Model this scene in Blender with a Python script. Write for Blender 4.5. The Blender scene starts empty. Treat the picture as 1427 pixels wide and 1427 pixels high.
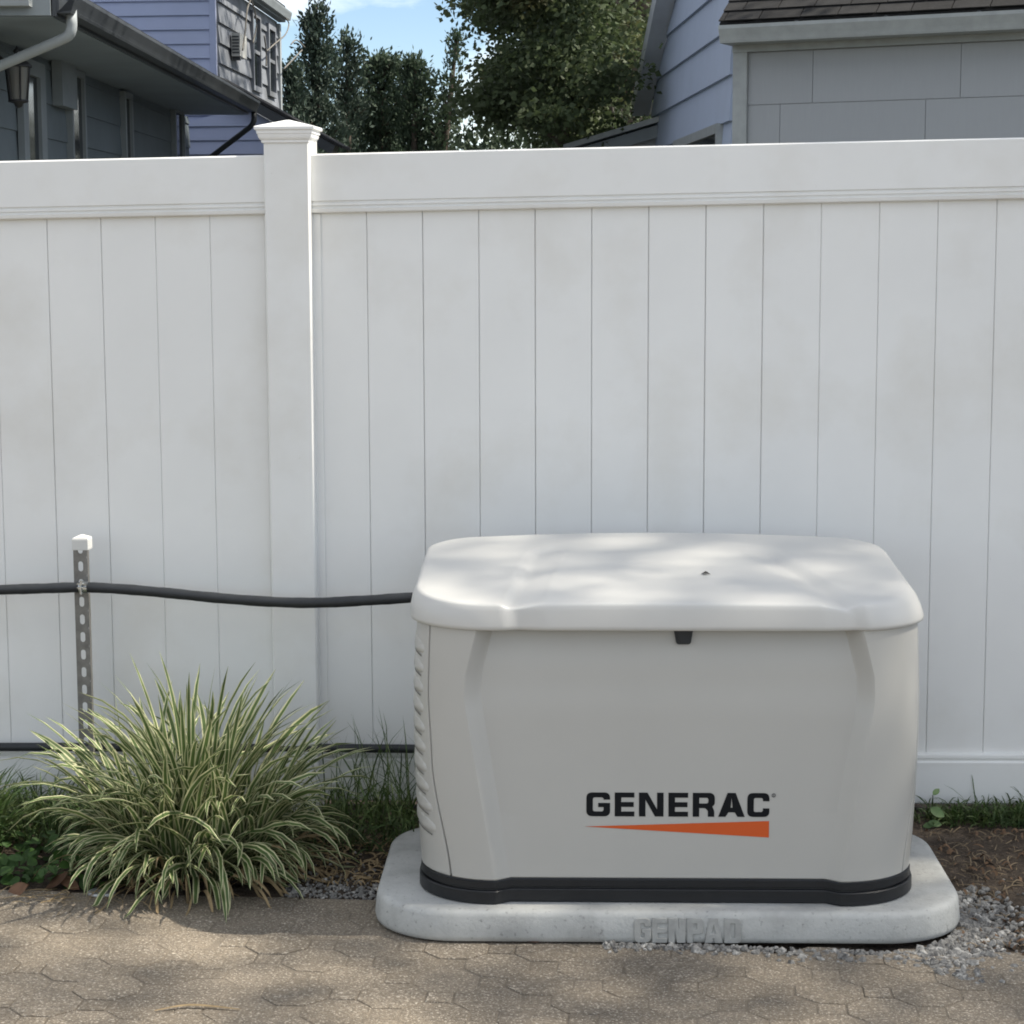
import bpy, math, random
import numpy as np
from mathutils import Vector, Matrix

random.seed(7)
RNG = np.random.default_rng(11)
R = math.radians
scene = bpy.context.scene
COL = scene.collection

# ------------------------------------------------------------------ camera
CAM = Vector((0.37, -5.72, 1.611))
YAW, PITCH, ROLL = R(5.15), R(7.38), R(-0.2)
FPX = 2858.0                                   # focal length in pixels of a 1427 px wide frame
_cy, _sy, _cp, _sp = math.cos(YAW), math.sin(YAW), math.cos(PITCH), math.sin(PITCH)
FWD = Vector((-_sy * _cp, _cy * _cp, -_sp))
_r = Vector((_cy, _sy, 0)); _u = _r.cross(FWD)
RGT = _r * math.cos(ROLL) + _u * math.sin(ROLL)
UPV = _u * math.cos(ROLL) - _r * math.sin(ROLL)
cam_data = bpy.data.cameras.new('camera')
cam_data.sensor_width = 36.0
cam_data.lens = FPX / 1427.0 * 36.0
cam_data.clip_start = 0.05
cam_data.clip_end = 3000
cam = bpy.data.objects.new('camera', cam_data)
COL.objects.link(cam)
m3 = Matrix((RGT, UPV, -FWD)).transposed()
cam.matrix_world = Matrix.Translation(CAM) @ m3.to_4x4()
scene.camera = cam

# ------------------------------------------------------------------ sky, sun, exposure
CLOUD_SHIFT = (24.66, 12.78, 0.0)
SUN_AZ, SUN_EL = 88.0, 52.0                    # azimuth clockwise from +Y (away from camera)
world = bpy.data.worlds.new('World')
scene.world = world
world.use_nodes = True
wn, wl = world.node_tree.nodes, world.node_tree.links
wn.clear()
w_out = wn.new('ShaderNodeOutputWorld')
w_bg = wn.new('ShaderNodeBackground'); w_bg.inputs['Strength'].default_value = 0.055
w_sky = wn.new('ShaderNodeTexSky'); w_sky.sky_type = 'NISHITA'; w_sky.sun_disc = False
w_sky.sun_elevation = R(SUN_EL); w_sky.sun_rotation = R(SUN_AZ)
w_sky.air_density = 0.8; w_sky.dust_density = 0.2; w_sky.ozone_density = 2.0; w_sky.altitude = 300
w_tc = wn.new('ShaderNodeTexCoord')
w_map = wn.new('ShaderNodeMapping'); w_map.inputs['Scale'].default_value = (1.6, 1.6, 5.0)
w_map.inputs['Rotation'].default_value = (0.3, 0.25, 0.4); w_map.inputs['Location'].default_value = CLOUD_SHIFT
w_noi = wn.new('ShaderNodeTexNoise'); w_noi.inputs['Scale'].default_value = 2.4
w_noi.inputs['Detail'].default_value = 8; w_noi.inputs['Roughness'].default_value = 0.58
w_rmp = wn.new('ShaderNodeValToRGB')
w_rmp.color_ramp.elements[0].position = 0.42; w_rmp.color_ramp.elements[0].color = (0, 0, 0, 1)
w_rmp.color_ramp.elements[1].position = 0.62; w_rmp.color_ramp.elements[1].color = (0.75, 0.75, 0.75, 1)
w_mix = wn.new('ShaderNodeMixRGB'); w_mix.inputs['Color2'].default_value = (12.8, 12.8, 12.9, 1)
wl.new(w_tc.outputs['Generated'], w_map.inputs['Vector'])
wl.new(w_map.outputs['Vector'], w_noi.inputs['Vector'])
wl.new(w_noi.outputs['Fac'], w_rmp.inputs['Fac'])
wl.new(w_rmp.outputs['Color'], w_mix.inputs['Fac'])
wl.new(w_sky.outputs['Color'], w_mix.inputs['Color1'])
wl.new(w_mix.outputs['Color'], w_bg.inputs['Color'])
wl.new(w_bg.outputs['Background'], w_out.inputs['Surface'])

sun_d = bpy.data.lights.new('sun', 'SUN')
sun_d.energy = 2.7; sun_d.angle = R(0.53); sun_d.color = (1.0, 0.94, 0.85)
sun = bpy.data.objects.new('sun', sun_d)
COL.objects.link(sun)
SUN_DIR = Vector((math.sin(R(SUN_AZ)) * math.cos(R(SUN_EL)), math.cos(R(SUN_AZ)) * math.cos(R(SUN_EL)), math.sin(R(SUN_EL))))
sun.rotation_euler = SUN_DIR.to_track_quat('Z', 'Y').to_euler()
sun.location = SUN_DIR * 30

vs = scene.view_settings
vs.view_transform = 'Standard'; vs.look = 'None'; vs.gamma = 1.0
vs.exposure = 1.65
vs.use_white_balance = True; vs.white_balance_temperature = 6800; vs.white_balance_tint = 8
scene.render.film_transparent = False
try:
    scene.cycles.max_bounces = 8
    scene.cycles.filter_width = 1.85
    scene.cycles.transparent_max_bounces = 8
    scene.cycles.use_denoising = True
except Exception:
    pass

# ------------------------------------------------------------------ view rays to real points
def ray(px, py):
    return FWD + RGT * ((px - 713.5) / FPX) - UPV * ((py - 713.5) / FPX)
def at_y(px, py, y):
    d = ray(px, py); return CAM + d * ((y - CAM.y) / d.y)
def at_z(px, py, z):
    d = ray(px, py); return CAM + d * ((z - CAM.z) / d.z)
def at_wall(px, py, a, b):
    """point on the vertical plane through plan points a and b"""
    n = Vector((b[1] - a[1], -(b[0] - a[0]), 0)); d = ray(px, py)
    t = (Vector((a[0], a[1], 0)) - CAM).dot(n) / d.dot(n)
    return CAM + d * t

# ------------------------------------------------------------------ materials
def mat(name, col, rough=0.6, var=0.0, vscale=8.0, bump=0.0, bscale=60.0, spec=0.4, metallic=0.0,
        col2=None, c2scale=3.0, c2lo=0.45, c2hi=0.65, speck=None, speck_scale=300.0, speck_lo=0.62, speck_hi=0.7,
        rand=0.0, translucent=0.0, stretch=None, detail=6, bdist=0.004):
    m = bpy.data.materials.new(name); m.use_nodes = True
    n, l = m.node_tree.nodes, m.node_tree.links
    b = n['Principled BSDF']
    b.inputs['Roughness'].default_value = rough
    b.inputs['Metallic'].default_value = metallic
    b.inputs['Specular IOR Level'].default_value = spec
    geo = n.new('ShaderNodeNewGeometry')
    vec = geo.outputs['Position']
    if stretch:
        mp = n.new('ShaderNodeMapping'); mp.inputs['Scale'].default_value = stretch
        l.new(vec, mp.inputs['Vector']); vec = mp.outputs['Vector']
    def noise(scale, det=detail, ro=0.6):
        t = n.new('ShaderNodeTexNoise'); t.inputs['Scale'].default_value = scale
        t.inputs['Detail'].default_value = det; t.inputs['Roughness'].default_value = ro
        l.new(vec, t.inputs['Vector']); return t.outputs['Fac']
    def rampf(src, lo, hi, a=0.0, c=1.0):
        r = n.new('ShaderNodeMapRange'); r.inputs['From Min'].default_value = lo; r.inputs['From Max'].default_value = hi
        r.inputs['To Min'].default_value = a; r.inputs['To Max'].default_value = c
        l.new(src, r.inputs['Value']); return r.outputs['Result']
    cur = None
    base = n.new('ShaderNodeRGB'); base.outputs[0].default_value = (*col, 1); cur = base.outputs[0]
    def mix(fac, other, mode='MIX'):
        nonlocal cur
        x = n.new('ShaderNodeMixRGB'); x.blend_type = mode
        if isinstance(fac, (int, float)): x.inputs['Fac'].default_value = fac
        else: l.new(fac, x.inputs['Fac'])
        l.new(cur, x.inputs['Color1'])
        if isinstance(other, tuple): x.inputs['Color2'].default_value = (*other, 1)
        else: l.new(other, x.inputs['Color2'])
        cur = x.outputs['Color']
    if col2: mix(rampf(noise(c2scale), c2lo, c2hi), col2)
    if speck: mix(rampf(noise(speck_scale, 3), speck_lo, speck_hi), speck)
    if var:
        v = rampf(noise(vscale), 0.3, 0.7, 1 - var, 1 + var * 0.6)
        mix(1.0, v, 'MULTIPLY')
    if rand:
        oi = n.new('ShaderNodeObjectInfo')
        v = rampf(oi.outputs['Random'], 0, 1, 1 - rand, 1 + rand)
        mix(1.0, v, 'MULTIPLY')
    l.new(cur, b.inputs['Base Color'])
    if bump:
        bp = n.new('ShaderNodeBump'); bp.inputs['Strength'].default_value = bump; bp.inputs['Distance'].default_value = bdist
        l.new(noise(bscale), bp.inputs['Height']); l.new(bp.outputs['Normal'], b.inputs['Normal'])
    if translucent:
        tr = n.new('ShaderNodeBsdfTranslucent'); l.new(cur, tr.inputs['Color'])
        ms = n.new('ShaderNodeMixShader'); ms.inputs['Fac'].default_value = translucent
        l.new(b.outputs['BSDF'], ms.inputs[1]); l.new(tr.outputs['BSDF'], ms.inputs[2])
        l.new(ms.outputs['Shader'], n['Material Output'].inputs['Surface'])
    return m

M = {}
M['vinyl'] = mat('white_vinyl', (0.76, 0.765, 0.755), 0.42, var=0.035, vscale=3.0, spec=0.45,
                 col2=(0.67, 0.66, 0.625), c2scale=2.2, c2lo=0.5, c2hi=0.78, speck=(0.5, 0.49, 0.45), speck_scale=34, speck_lo=0.74, speck_hi=0.84, bump=0.05, bscale=9)
M['vinyl_cap'] = mat('white_vinyl_cap', (0.77, 0.77, 0.76), 0.4, var=0.04, vscale=30)
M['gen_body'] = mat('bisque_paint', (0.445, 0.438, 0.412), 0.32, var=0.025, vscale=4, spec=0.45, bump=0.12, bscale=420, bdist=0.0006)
M['gen_lid'] = mat('bisque_toplit_paint', (0.545, 0.54, 0.52), 0.34, var=0.03, vscale=6, spec=0.45, bump=0.12, bscale=420, bdist=0.0006)  # same bisque as the body, lightened to stand in for light from above
M['black_plastic'] = mat('black_plastic', (0.014, 0.015, 0.017), 0.40, var=0.15, vscale=25, spec=0.35)
M['vent_dark'] = mat('vent_recess', (0.17, 0.165, 0.15), 0.8)
M['seam'] = mat('seam_rubber', (0.03, 0.03, 0.03), 0.8)
M['ink'] = mat('black_ink', (0.007, 0.008, 0.010), 0.5, spec=0.15)
M['orange'] = mat('orange_ink', (0.58, 0.10, 0.025), 0.5, spec=0.2)
M['grey_ink'] = mat('grey_ink', (0.12, 0.12, 0.12), 0.5)
M['pad_letter'] = mat('pad_letter_concrete', (0.34, 0.34, 0.325), 0.8, var=0.2, vscale=30, bump=0.25, bscale=90)
M['pad'] = mat('pad_concrete', (0.45, 0.455, 0.44), 0.75, var=0.14, vscale=9, col2=(0.30, 0.30, 0.29), c2scale=6, c2lo=0.47, c2hi=0.75,
               speck=(0.25, 0.25, 0.24), speck_scale=75, speck_lo=0.60, speck_hi=0.74, bump=0.5, bscale=120, bdist=0.003)
M['paver'] = mat('paver_concrete', (0.222, 0.184, 0.139), 0.9, var=0.30, vscale=95, col2=(0.165, 0.139, 0.109), c2scale=4, c2lo=0.42, c2hi=0.7,
                 speck=(0.46, 0.41, 0.34), speck_scale=170, speck_lo=0.55, speck_hi=0.64, rand=0.10, bump=1.0, bscale=150, bdist=0.006, detail=3)
M['sand'] = mat('joint_sand', (0.21, 0.176, 0.136), 0.95, var=0.25, vscale=14, col2=(0.13, 0.11, 0.088), c2scale=5, c2lo=0.45, c2hi=0.7,
                speck=(0.36, 0.32, 0.26), speck_scale=260, speck_lo=0.58, speck_hi=0.68, bump=0.9, bscale=230, bdist=0.003)
M['soil'] = mat('soil', (0.085, 0.064, 0.047), 0.95, var=0.35, vscale=20, col2=(0.055, 0.042, 0.032), c2scale=6,
                speck=(0.20, 0.145, 0.10), speck_scale=90, speck_lo=0.6, speck_hi=0.7, bump=1.0, bscale=45, bdist=0.02)
M['gravel'] = mat('gravel_stone', (0.21, 0.203, 0.19), 0.85, col2=(0.56, 0.54, 0.50), c2scale=38, c2lo=0.50, c2hi=0.70,
                  speck=(0.12, 0.115, 0.11), speck_scale=44, speck_lo=0.55, speck_hi=0.62, var=0.2, vscale=120)
M['litter'] = mat('dry_litter', (0.20, 0.15, 0.095), 0.9, var=0.5, vscale=25)
M['straw'] = mat('straw', (0.34, 0.25, 0.14), 0.85, var=0.4, vscale=30, translucent=0.2)
M['bark_bits'] = mat('brown_mulch', (0.14, 0.085, 0.05), 0.9, var=0.4, vscale=40)
M['dead'] = mat('dead_leaf', (0.16, 0.085, 0.048), 0.75, var=0.35, vscale=40, translucent=0.15, rand=0.25)
M['grass'] = mat('green_grass', (0.055, 0.10, 0.028), 0.6, var=0.4, vscale=14, col2=(0.10, 0.13, 0.045), c2scale=30, translucent=0.3)
M['weed'] = mat('weed_leaf', (0.045, 0.10, 0.022), 0.55, var=0.35, vscale=25, translucent=0.3)
M['paleweed'] = mat('pale_weed_leaf', (0.12, 0.20, 0.075), 0.5, var=0.2, vscale=40, translucent=0.3)
M['conduit'] = mat('black_conduit', (0.024, 0.027, 0.031), 0.5, var=0.2, vscale=20, spec=0.35)
M['galv'] = mat('galvanised_steel', (0.19, 0.185, 0.175), 0.5, var=0.3, vscale=40, metallic=0.35)
M['zinc'] = mat('zinc_clamp', (0.55, 0.58, 0.6), 0.25, metallic=0.9, var=0.15, vscale=80)
M['whiteplastic'] = mat('white_plastic', (0.58, 0.58, 0.565), 0.4)
M['lh_dark'] = mat('dark_trim_paint', (0.19, 0.215, 0.23), 0.6, var=0.15, vscale=3)  # dark blue-grey trim colour, faintly mottled
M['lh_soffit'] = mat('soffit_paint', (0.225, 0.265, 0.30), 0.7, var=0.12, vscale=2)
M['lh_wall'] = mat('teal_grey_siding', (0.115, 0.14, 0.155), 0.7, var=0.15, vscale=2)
M['lh_gutter'] = mat('dark_gutter', (0.035, 0.04, 0.046), 0.45, var=0.2, vscale=5)
M['rake'] = mat('rake_paint', (0.50, 0.53, 0.58), 0.6, var=0.1, vscale=4)
M['trim'] = mat('pale_trim', (0.32, 0.345, 0.36), 0.6, var=0.12, vscale=4)
M['shingle'] = mat('asphalt_shingle', (0.016, 0.016, 0.017), 0.95, var=0.35, vscale=10, speck=(0.036, 0.035, 0.034), speck_scale=60, rand=0.25, bump=0.6, bscale=90)
M['glass'] = mat('dark_glass', (0.012, 0.015, 0.02), 0.08, spec=0.6)
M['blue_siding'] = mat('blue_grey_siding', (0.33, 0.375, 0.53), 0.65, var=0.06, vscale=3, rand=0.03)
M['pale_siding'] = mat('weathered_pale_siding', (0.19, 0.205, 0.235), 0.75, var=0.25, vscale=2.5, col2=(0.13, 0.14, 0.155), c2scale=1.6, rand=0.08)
M['rh_panel'] = mat('grey_shingle_siding', (0.31, 0.325, 0.345), 0.7, var=0.025, vscale=5, rand=0.03, stretch=(14, 14, 1.2))
M['rh_side'] = mat('skylit_blue_clapboard', (0.38, 0.44, 0.56), 0.65, var=0.05, vscale=3, rand=0.03)  # bluer and lighter than the front's paint, imitating blue skylight
M['rh_gutter'] = mat('grey_gutter', (0.31, 0.33, 0.335), 0.5, var=0.15, vscale=8)
M['ac'] = mat('air_conditioner_case', (0.42, 0.42, 0.40), 0.5, var=0.1, vscale=10)
M['lantern'] = mat('black_iron', (0.02, 0.02, 0.022), 0.5)
M['lantern_glass'] = mat('lantern_glass', (0.16, 0.16, 0.15), 0.15)
M['bark'] = mat('tree_bark', (0.075, 0.06, 0.048), 0.9, var=0.35, vscale=12, bump=0.8, bscale=20)
M['vine'] = mat('dry_vine', (0.16, 0.15, 0.135), 0.8, var=0.3, vscale=6)
M['cedar'] = mat('cedar_foliage', (0.045, 0.070, 0.052), 0.7, var=0.4, vscale=1.3, translucent=0.2)
M['evergreen'] = mat('evergreen_foliage', (0.050, 0.078, 0.046), 0.7, var=0.4, vscale=1.2, translucent=0.25)
M['maple'] = mat('maple_foliage', (0.080, 0.110, 0.050), 0.6, var=0.35, vscale=0.8, col2=(0.17, 0.13, 0.045), c2scale=0.75, c2lo=0.56, c2hi=0.76, translucent=0.38)
M['hedge'] = mat('hedge_foliage', (0.048, 0.072, 0.042), 0.7, var=0.4, vscale=1.5, translucent=0.2)
M['lawn'] = mat('lawn', (0.105, 0.105, 0.085), 0.9, var=0.4, vscale=3)
M['bug'] = mat('dry_fleck', (0.05, 0.045, 0.04), 0.7)
M['metal_disc'] = mat('grey_metal', (0.45, 0.46, 0.47), 0.35, metallic=0.6, var=0.2, vscale=40)

# striped leaf material: cream margins, green middle (u runs across the leaf)
def striped_leaf():
    m = bpy.data.materials.new('striped_leaf'); m.use_nodes = True
    n, l = m.node_tree.nodes, m.node_tree.links
    b = n['Principled BSDF']; b.inputs['Roughness'].default_value = 0.5; b.inputs['Specular IOR Level'].default_value = 0.35
    uv = n.new('ShaderNodeUVMap'); sp = n.new('ShaderNodeSeparateXYZ'); l.new(uv.outputs['UV'], sp.inputs['Vector'])
    r = n.new('ShaderNodeValToRGB'); cr = r.color_ramp; cr.interpolation = 'LINEAR'
    cream, green, mid = (0.67, 0.66, 0.40, 1), (0.095, 0.155, 0.048, 1), (0.13, 0.195, 0.065, 1)
    cr.elements[0].position = 0.0; cr.elements[0].color = cream
    cr.elements[1].position = 1.0; cr.elements[1].color = cream
    for p, c in ((0.16, cream), (0.25, green), (0.48, mid), (0.52, green), (0.75, green), (0.84, cream)):
        e = cr.elements.new(p); e.color = c
    l.new(sp.outputs['X'], r.inputs['Fac'])
    rb = n.new('ShaderNodeMixRGB'); rb.inputs['Color2'].default_value = (0.09, 0.125, 0.045, 1)   # leaf bases are plain green
    mr = n.new('ShaderNodeMapRange'); mr.inputs['From Min'].default_value = 0.0; mr.inputs['From Max'].default_value = 0.5
    mr.inputs['To Min'].default_value = 0.9; mr.inputs['To Max'].default_value = 0.0
    l.new(sp.outputs['Y'], mr.inputs['Value']); l.new(mr.outputs['Result'], rb.inputs['Fac']); l.new(r.outputs['Color'], rb.inputs['Color1'])
    t = n.new('ShaderNodeTexNoise'); t.inputs['Scale'].default_value = 16
    geo = n.new('ShaderNodeNewGeometry'); l.new(geo.outputs['Position'], t.inputs['Vector'])
    mv = n.new('ShaderNodeMapRange'); mv.inputs['From Min'].default_value = 0.3; mv.inputs['From Max'].default_value = 0.7
    mv.inputs['To Min'].default_value = 0.62; mv.inputs['To Max'].default_value = 1.15; l.new(t.outputs['Fac'], mv.inputs['Value'])
    mm = n.new('ShaderNodeMixRGB'); mm.blend_type = 'MULTIPLY'; mm.inputs['Fac'].default_value = 1
    l.new(rb.outputs['Color'], mm.inputs['Color1']); l.new(mv.outputs['Result'], mm.inputs['Color2'])
    l.new(mm.outputs['Color'], b.inputs['Base Color'])
    tr = n.new('ShaderNodeBsdfTranslucent'); l.new(mm.outputs['Color'], tr.inputs['Color'])
    ms = n.new('ShaderNodeMixShader'); ms.inputs['Fac'].default_value = 0.3
    l.new(b.outputs['BSDF'], ms.inputs[1]); l.new(tr.outputs['BSDF'], ms.inputs[2])
    l.new(ms.outputs['Shader'], n['Material Output'].inputs['Surface'])
    return m
M['striped'] = striped_leaf()

# ------------------------------------------------------------------ mesh helpers
def link(name, me, material, parent=None, smooth=False):
    if material is not None and not me.materials:
        me.materials.append(M[material] if isinstance(material, str) else material)
    if smooth:
        me.polygons.foreach_set('use_smooth', [True] * len(me.polygons))
    o = bpy.data.objects.new(name, me); COL.objects.link(o)
    if parent is not None: o.parent = parent
    return o
def mesh(name, verts, faces, material, parent=None, smooth=False, uvs=None):
    me = bpy.data.meshes.new(name)
    me.from_pydata([tuple(v) for v in verts], [], faces)
    if uvs is not None:
        ul = me.uv_layers.new(name='UVMap')
        idx = np.zeros(len(me.loops), dtype=np.int32); me.loops.foreach_get('vertex_index', idx)
        ul.data.foreach_set('uv', np.asarray(uvs, dtype=np.float32)[idx].ravel())
    me.update()
    return link(name, me, material, parent, smooth)
def tag(o, label=None, cat=None, group=None, kind=None):
    if label: o['label'] = label
    if cat: o['category'] = cat
    if group: o['group'] = group
    if kind: o['kind'] = kind
    return o
def thing(name, label, cat, loc=(0, 0, 0), group=None):
    o = bpy.data.objects.new(name, None); COL.objects.link(o); o.location = loc; o.empty_display_size = 0.1
    return tag(o, label, cat, group)
def keep(o, parent):
    """parent without moving: children are written in world coordinates"""
    o.parent = parent
    o.matrix_parent_inverse = Matrix.Translation(parent.location).inverted()
    return o

class MB:
    def __init__(s): s.v = []; s.f = []
    def add(s, vs_, fs):
        k = len(s.v); s.v += [tuple(p) for p in vs_]; s.f += [tuple(i + k for i in f) for f in fs]; return s
    def box(s, x0, x1, y0, y1, z0, z1):
        return s.add([(x0, y0, z0), (x1, y0, z0), (x1, y1, z0), (x0, y1, z0), (x0, y0, z1), (x1, y0, z1), (x1, y1, z1), (x0, y1, z1)],
                     [(0, 3, 2, 1), (4, 5, 6, 7), (0, 1, 5, 4), (1, 2, 6, 5), (2, 3, 7, 6), (3, 0, 4, 7)])
    def hexa(s, p):
        return s.add(p, [(0, 3, 2, 1), (4, 5, 6, 7), (0, 1, 5, 4), (1, 2, 6, 5), (2, 3, 7, 6), (3, 0, 4, 7)])
    def extrude(s, poly, d):
        """closed polygon of 3-D points swept by vector d"""
        n = len(poly); d = Vector(d); a = [Vector(p) for p in poly]
        return s.add(a + [p + d for p in a], [tuple(range(n - 1, -1, -1)), tuple(range(n, 2 * n))] +
                     [(i, (i + 1) % n, n + (i + 1) % n, n + i) for i in range(n)])
    def tube(s, pts, rad, seg=10, cap=True):
        pts = [Vector(p) for p in pts]; n = len(pts)
        rr = rad if isinstance(rad, (list, tuple)) else [rad] * n
        up = Vector((0, 0, 1)); vs_ = []
        for i, p in enumerate(pts):
            t = (pts[min(i + 1, n - 1)] - pts[max(i - 1, 0)]).normalized()
            a = t.cross(up)
            if a.length < 1e-3: a = t.cross(Vector((0, 1, 0)))
            a.normalize(); b = t.cross(a)
            vs_ += [p + (a * math.cos(6.28318 * k / seg) + b * math.sin(6.28318 * k / seg)) * rr[i] for k in range(seg)]
        fs = [(i * seg + k, i * seg + (k + 1) % seg, (i + 1) * seg + (k + 1) % seg, (i + 1) * seg + k) for i in range(n - 1) for k in range(seg)]
        if cap: fs += [tuple(range(seg - 1, -1, -1)), tuple((n - 1) * seg + k for k in range(seg))]
        return s.add(vs_, fs)
    def bar(s, a, b, w, h, up=(0, 0, 1)):
        """rectangular bar from a to b; w across, h along up"""
        a = Vector(a); b = Vector(b); t = (b - a).normalized(); sd = t.cross(Vector(up)).normalized() * (w / 2); uu = sd.cross(t).normalized() * (h / 2)
        return s.hexa([a - sd - uu, a + sd - uu, b + sd - uu, b - sd - uu, a - sd + uu, a + sd + uu, b + sd + uu, b - sd + uu])
    def build(s, name, material, parent=None, smooth=False):
        o = mesh(name, s.v, s.f, material, None, smooth)
        if parent is not None: keep(o, parent)
        return o

def catmull(pts, per=8):
    pts = [Vector(p) for p in pts]; out = []
    for i in range(len(pts) - 1):
        p0, p1, p2, p3 = pts[max(i - 1, 0)], pts[i], pts[i + 1], pts[min(i + 2, len(pts) - 1)]
        for k in range(per):
            t = k / per
            out.append(0.5 * ((2 * p1) + (p2 - p0) * t + (2 * p0 - 5 * p1 + 4 * p2 - p3) * t * t + (3 * p1 - p0 - 3 * p2 + p3) * t ** 3))
    out.append(pts[-1]); return out
def sstep(a, b, x):
    t = min(1.0, max(0.0, (x - a) / (b - a))); return t * t * (3 - 2 * t)

# ------------------------------------------------------------------ ground
RACK = 0.0151                                     # the site rises gently to the right
PAVE_Z = -0.04
def paver_edge(x):                                # the soil bed ends here, pavers start in front
    return -0.71 - 0.34 * sstep(0.2, 0.7, x) - 0.05 * sstep(0.8, 1.6, x)
def ground_z(x, y):
    back = 0.012 + RACK * max(-4, min(4, x))
    t = sstep(-0.72, -0.08, y)
    z = -0.05 + (back + 0.05) * t
    e = paver_edge(x)
    if y < e + 0.02: z = -0.05 - 0.06 * sstep(0, 0.05, e + 0.02 - y)
    return z
xs = [-1500, -300, -60, -15, -5, -3.4] + [-2.8 + 0.045 * i for i in range(125)] + [3.4, 5, 15, 60, 300, 1500]
ys = [-1500, -300, -60, -20, -8, -4, -2.5] + [-1.6 + 0.04 * i for i in range(48)] + [0.6, 1.2, 3, 6, 12, 30, 100, 400, 1500]
gv = []; gf = []
for j, y in enumerate(ys):
    for i, x in enumerate(xs):
        jit = (random.random() - 0.5) * 0.012 if -1.2 < y < 0.2 and abs(x) < 2.8 else 0
        gv.append((x, y, ground_z(x, y) + jit))
nx = len(xs)
for j in range(len(ys) - 1):
    for i in range(nx - 1):
        gf.append((j * nx + i, j * nx + i + 1, (j + 1) * nx + i + 1, (j + 1) * nx + i))
ground = mesh('ground', gv, gf, 'soil', None, True)
tag(ground, kind='structure')
ground.data.materials.append(M['lawn'])
cy_ = np.array([sum(gv[k][1] for k in f) / 4 for f in gf])
ground.data.polygons.foreach_set('material_index', (cy_ > 0.4).astype(np.int32))

# ------------------------------------------------------------------ paver driveway
pave = mesh('pavement', [(-8, -14, PAVE_Z - 0.0018), (8, -14, PAVE_Z - 0.0018), (8, -1.1, PAVE_Z - 0.0018), (0.55, -1.03, PAVE_Z - 0.0018), (0.1, -0.72, PAVE_Z - 0.0018), (-8, -0.72, PAVE_Z - 0.0018)],
            [(0, 1, 2, 3, 4, 5)], 'sand')
tag(pave, kind='structure')
PP = 0.215; JT = 0.0020
dq = PP / math.sqrt(2); sq = dq * (math.sqrt(2) - 1)
def octagon():
    h, s = dq / 2, sq / 2
    return [(h, -s), (h, s), (s, h), (-s, h), (-h, s), (-h, -s), (-s, -h), (s, -h)]
def square():
    s = sq / 2
    return [(-s, -s), (s, -s), (s, s), (-s, s)]
def inset(poly, d):
    n = len(poly); out = []
    for i in range(n):
        p0, p1, p2 = Vector(poly[i - 1]), Vector(poly[i]), Vector(poly[(i + 1) % n])
        e1 = (p1 - p0).normalized(); e2 = (p2 - p1).normalized()
        n1 = Vector((-e1.y, e1.x)); n2 = Vector((-e2.y, e2.x))
        k = n1 + n2; den = 1 + n1.dot(n2)
        out.append(p1 + k * (d / max(0.3, den)))
    return out
def clip_y(poly, ymax):
    out = []
    for i in range(len(poly)):
        a, b = poly[i], poly[(i + 1) % len(poly)]
        ia, ib = a[1] <= ymax, b[1] <= ymax
        if ia: out.append(a)
        if ia != ib:
            t = (ymax - a[1]) / (b[1] - a[1]); out.append((a[0] + (b[0] - a[0]) * t, ymax))
    res = []
    for p in out:
        if not res or (Vector(p) - Vector(res[-1])).length > 1e-4: res.append(p)
    return res
def paver_mesh(poly):
    a = inset(poly, JT); b = inset(poly, JT + 0.0016); n = len(poly)
    v = [(p.x, p.y, 0) for p in b] + [(p.x, p.y, -0.0012) for p in a] + [(p.x, p.y, -0.03) for p in a]
    f = [tuple(range(n))] + [(n + i, n + (i + 1) % n, (i + 1) % n, i) for i in range(n)] + [(2 * n + i, 2 * n + (i + 1) % n, n + (i + 1) % n, n + i) for i in range(n)]
    return v, f
shapes = []
for pl in (octagon(), square()):
    for k in range(3):                                        # worn, slightly irregular outlines
        jp = [(p[0] + random.gauss(0, 0.0013), p[1] + random.gauss(0, 0.0013)) for p in pl]
        v, f = paver_mesh(jp); me = bpy.data.meshes.new('paver'); me.from_pydata(v, [], f); me.update(); me.materials.append(M['paver']); shapes.append((me, v, f))
def put_paver(me, x, y):
    o = bpy.data.objects.new('paver', me); COL.objects.link(o)
    o.location = (x, y, PAVE_Z + random.uniform(-0.0015, 0.0015))
    o.rotation_euler = (random.gauss(0, 0.005), random.gauss(0, 0.005), random.gauss(0, 0.004))
    o.parent = pave
BORDER_Y = -0.822
cells = []
for r in range(0, 90):
    y = BORDER_Y - 0.02 - r * PP / 2
    for c in range(-36, 36):
        x = (c + (0.5 if r % 2 else 0)) * PP + 0.03
        lim = BORDER_Y if x < 0.05 else min(BORDER_Y, -0.99 - 0.06 * sstep(0.2, 0.6, x) - 0.06 * sstep(0.6, 1.5, x))
        if y > lim + 0.06: continue
        if -0.33 < x < 0.9 and y > -0.93: continue           # under the pad
        cells.append((x, y, lim, 0)); cells.append((x + PP / 2, y, lim, 1))
def seen(c):
    x, y = c[0], c[1]
    d = Vector((x, y, PAVE_Z)) - CAM; z = d.dot(FWD)
    if z < 0.3: return 9e9
    px = abs(d.dot(RGT) / z); py = -d.dot(UPV) / z
    return max(px / 0.2497, py / 0.2497)
cells.sort(key=seen)
far = MB(); near_n = 0
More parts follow.
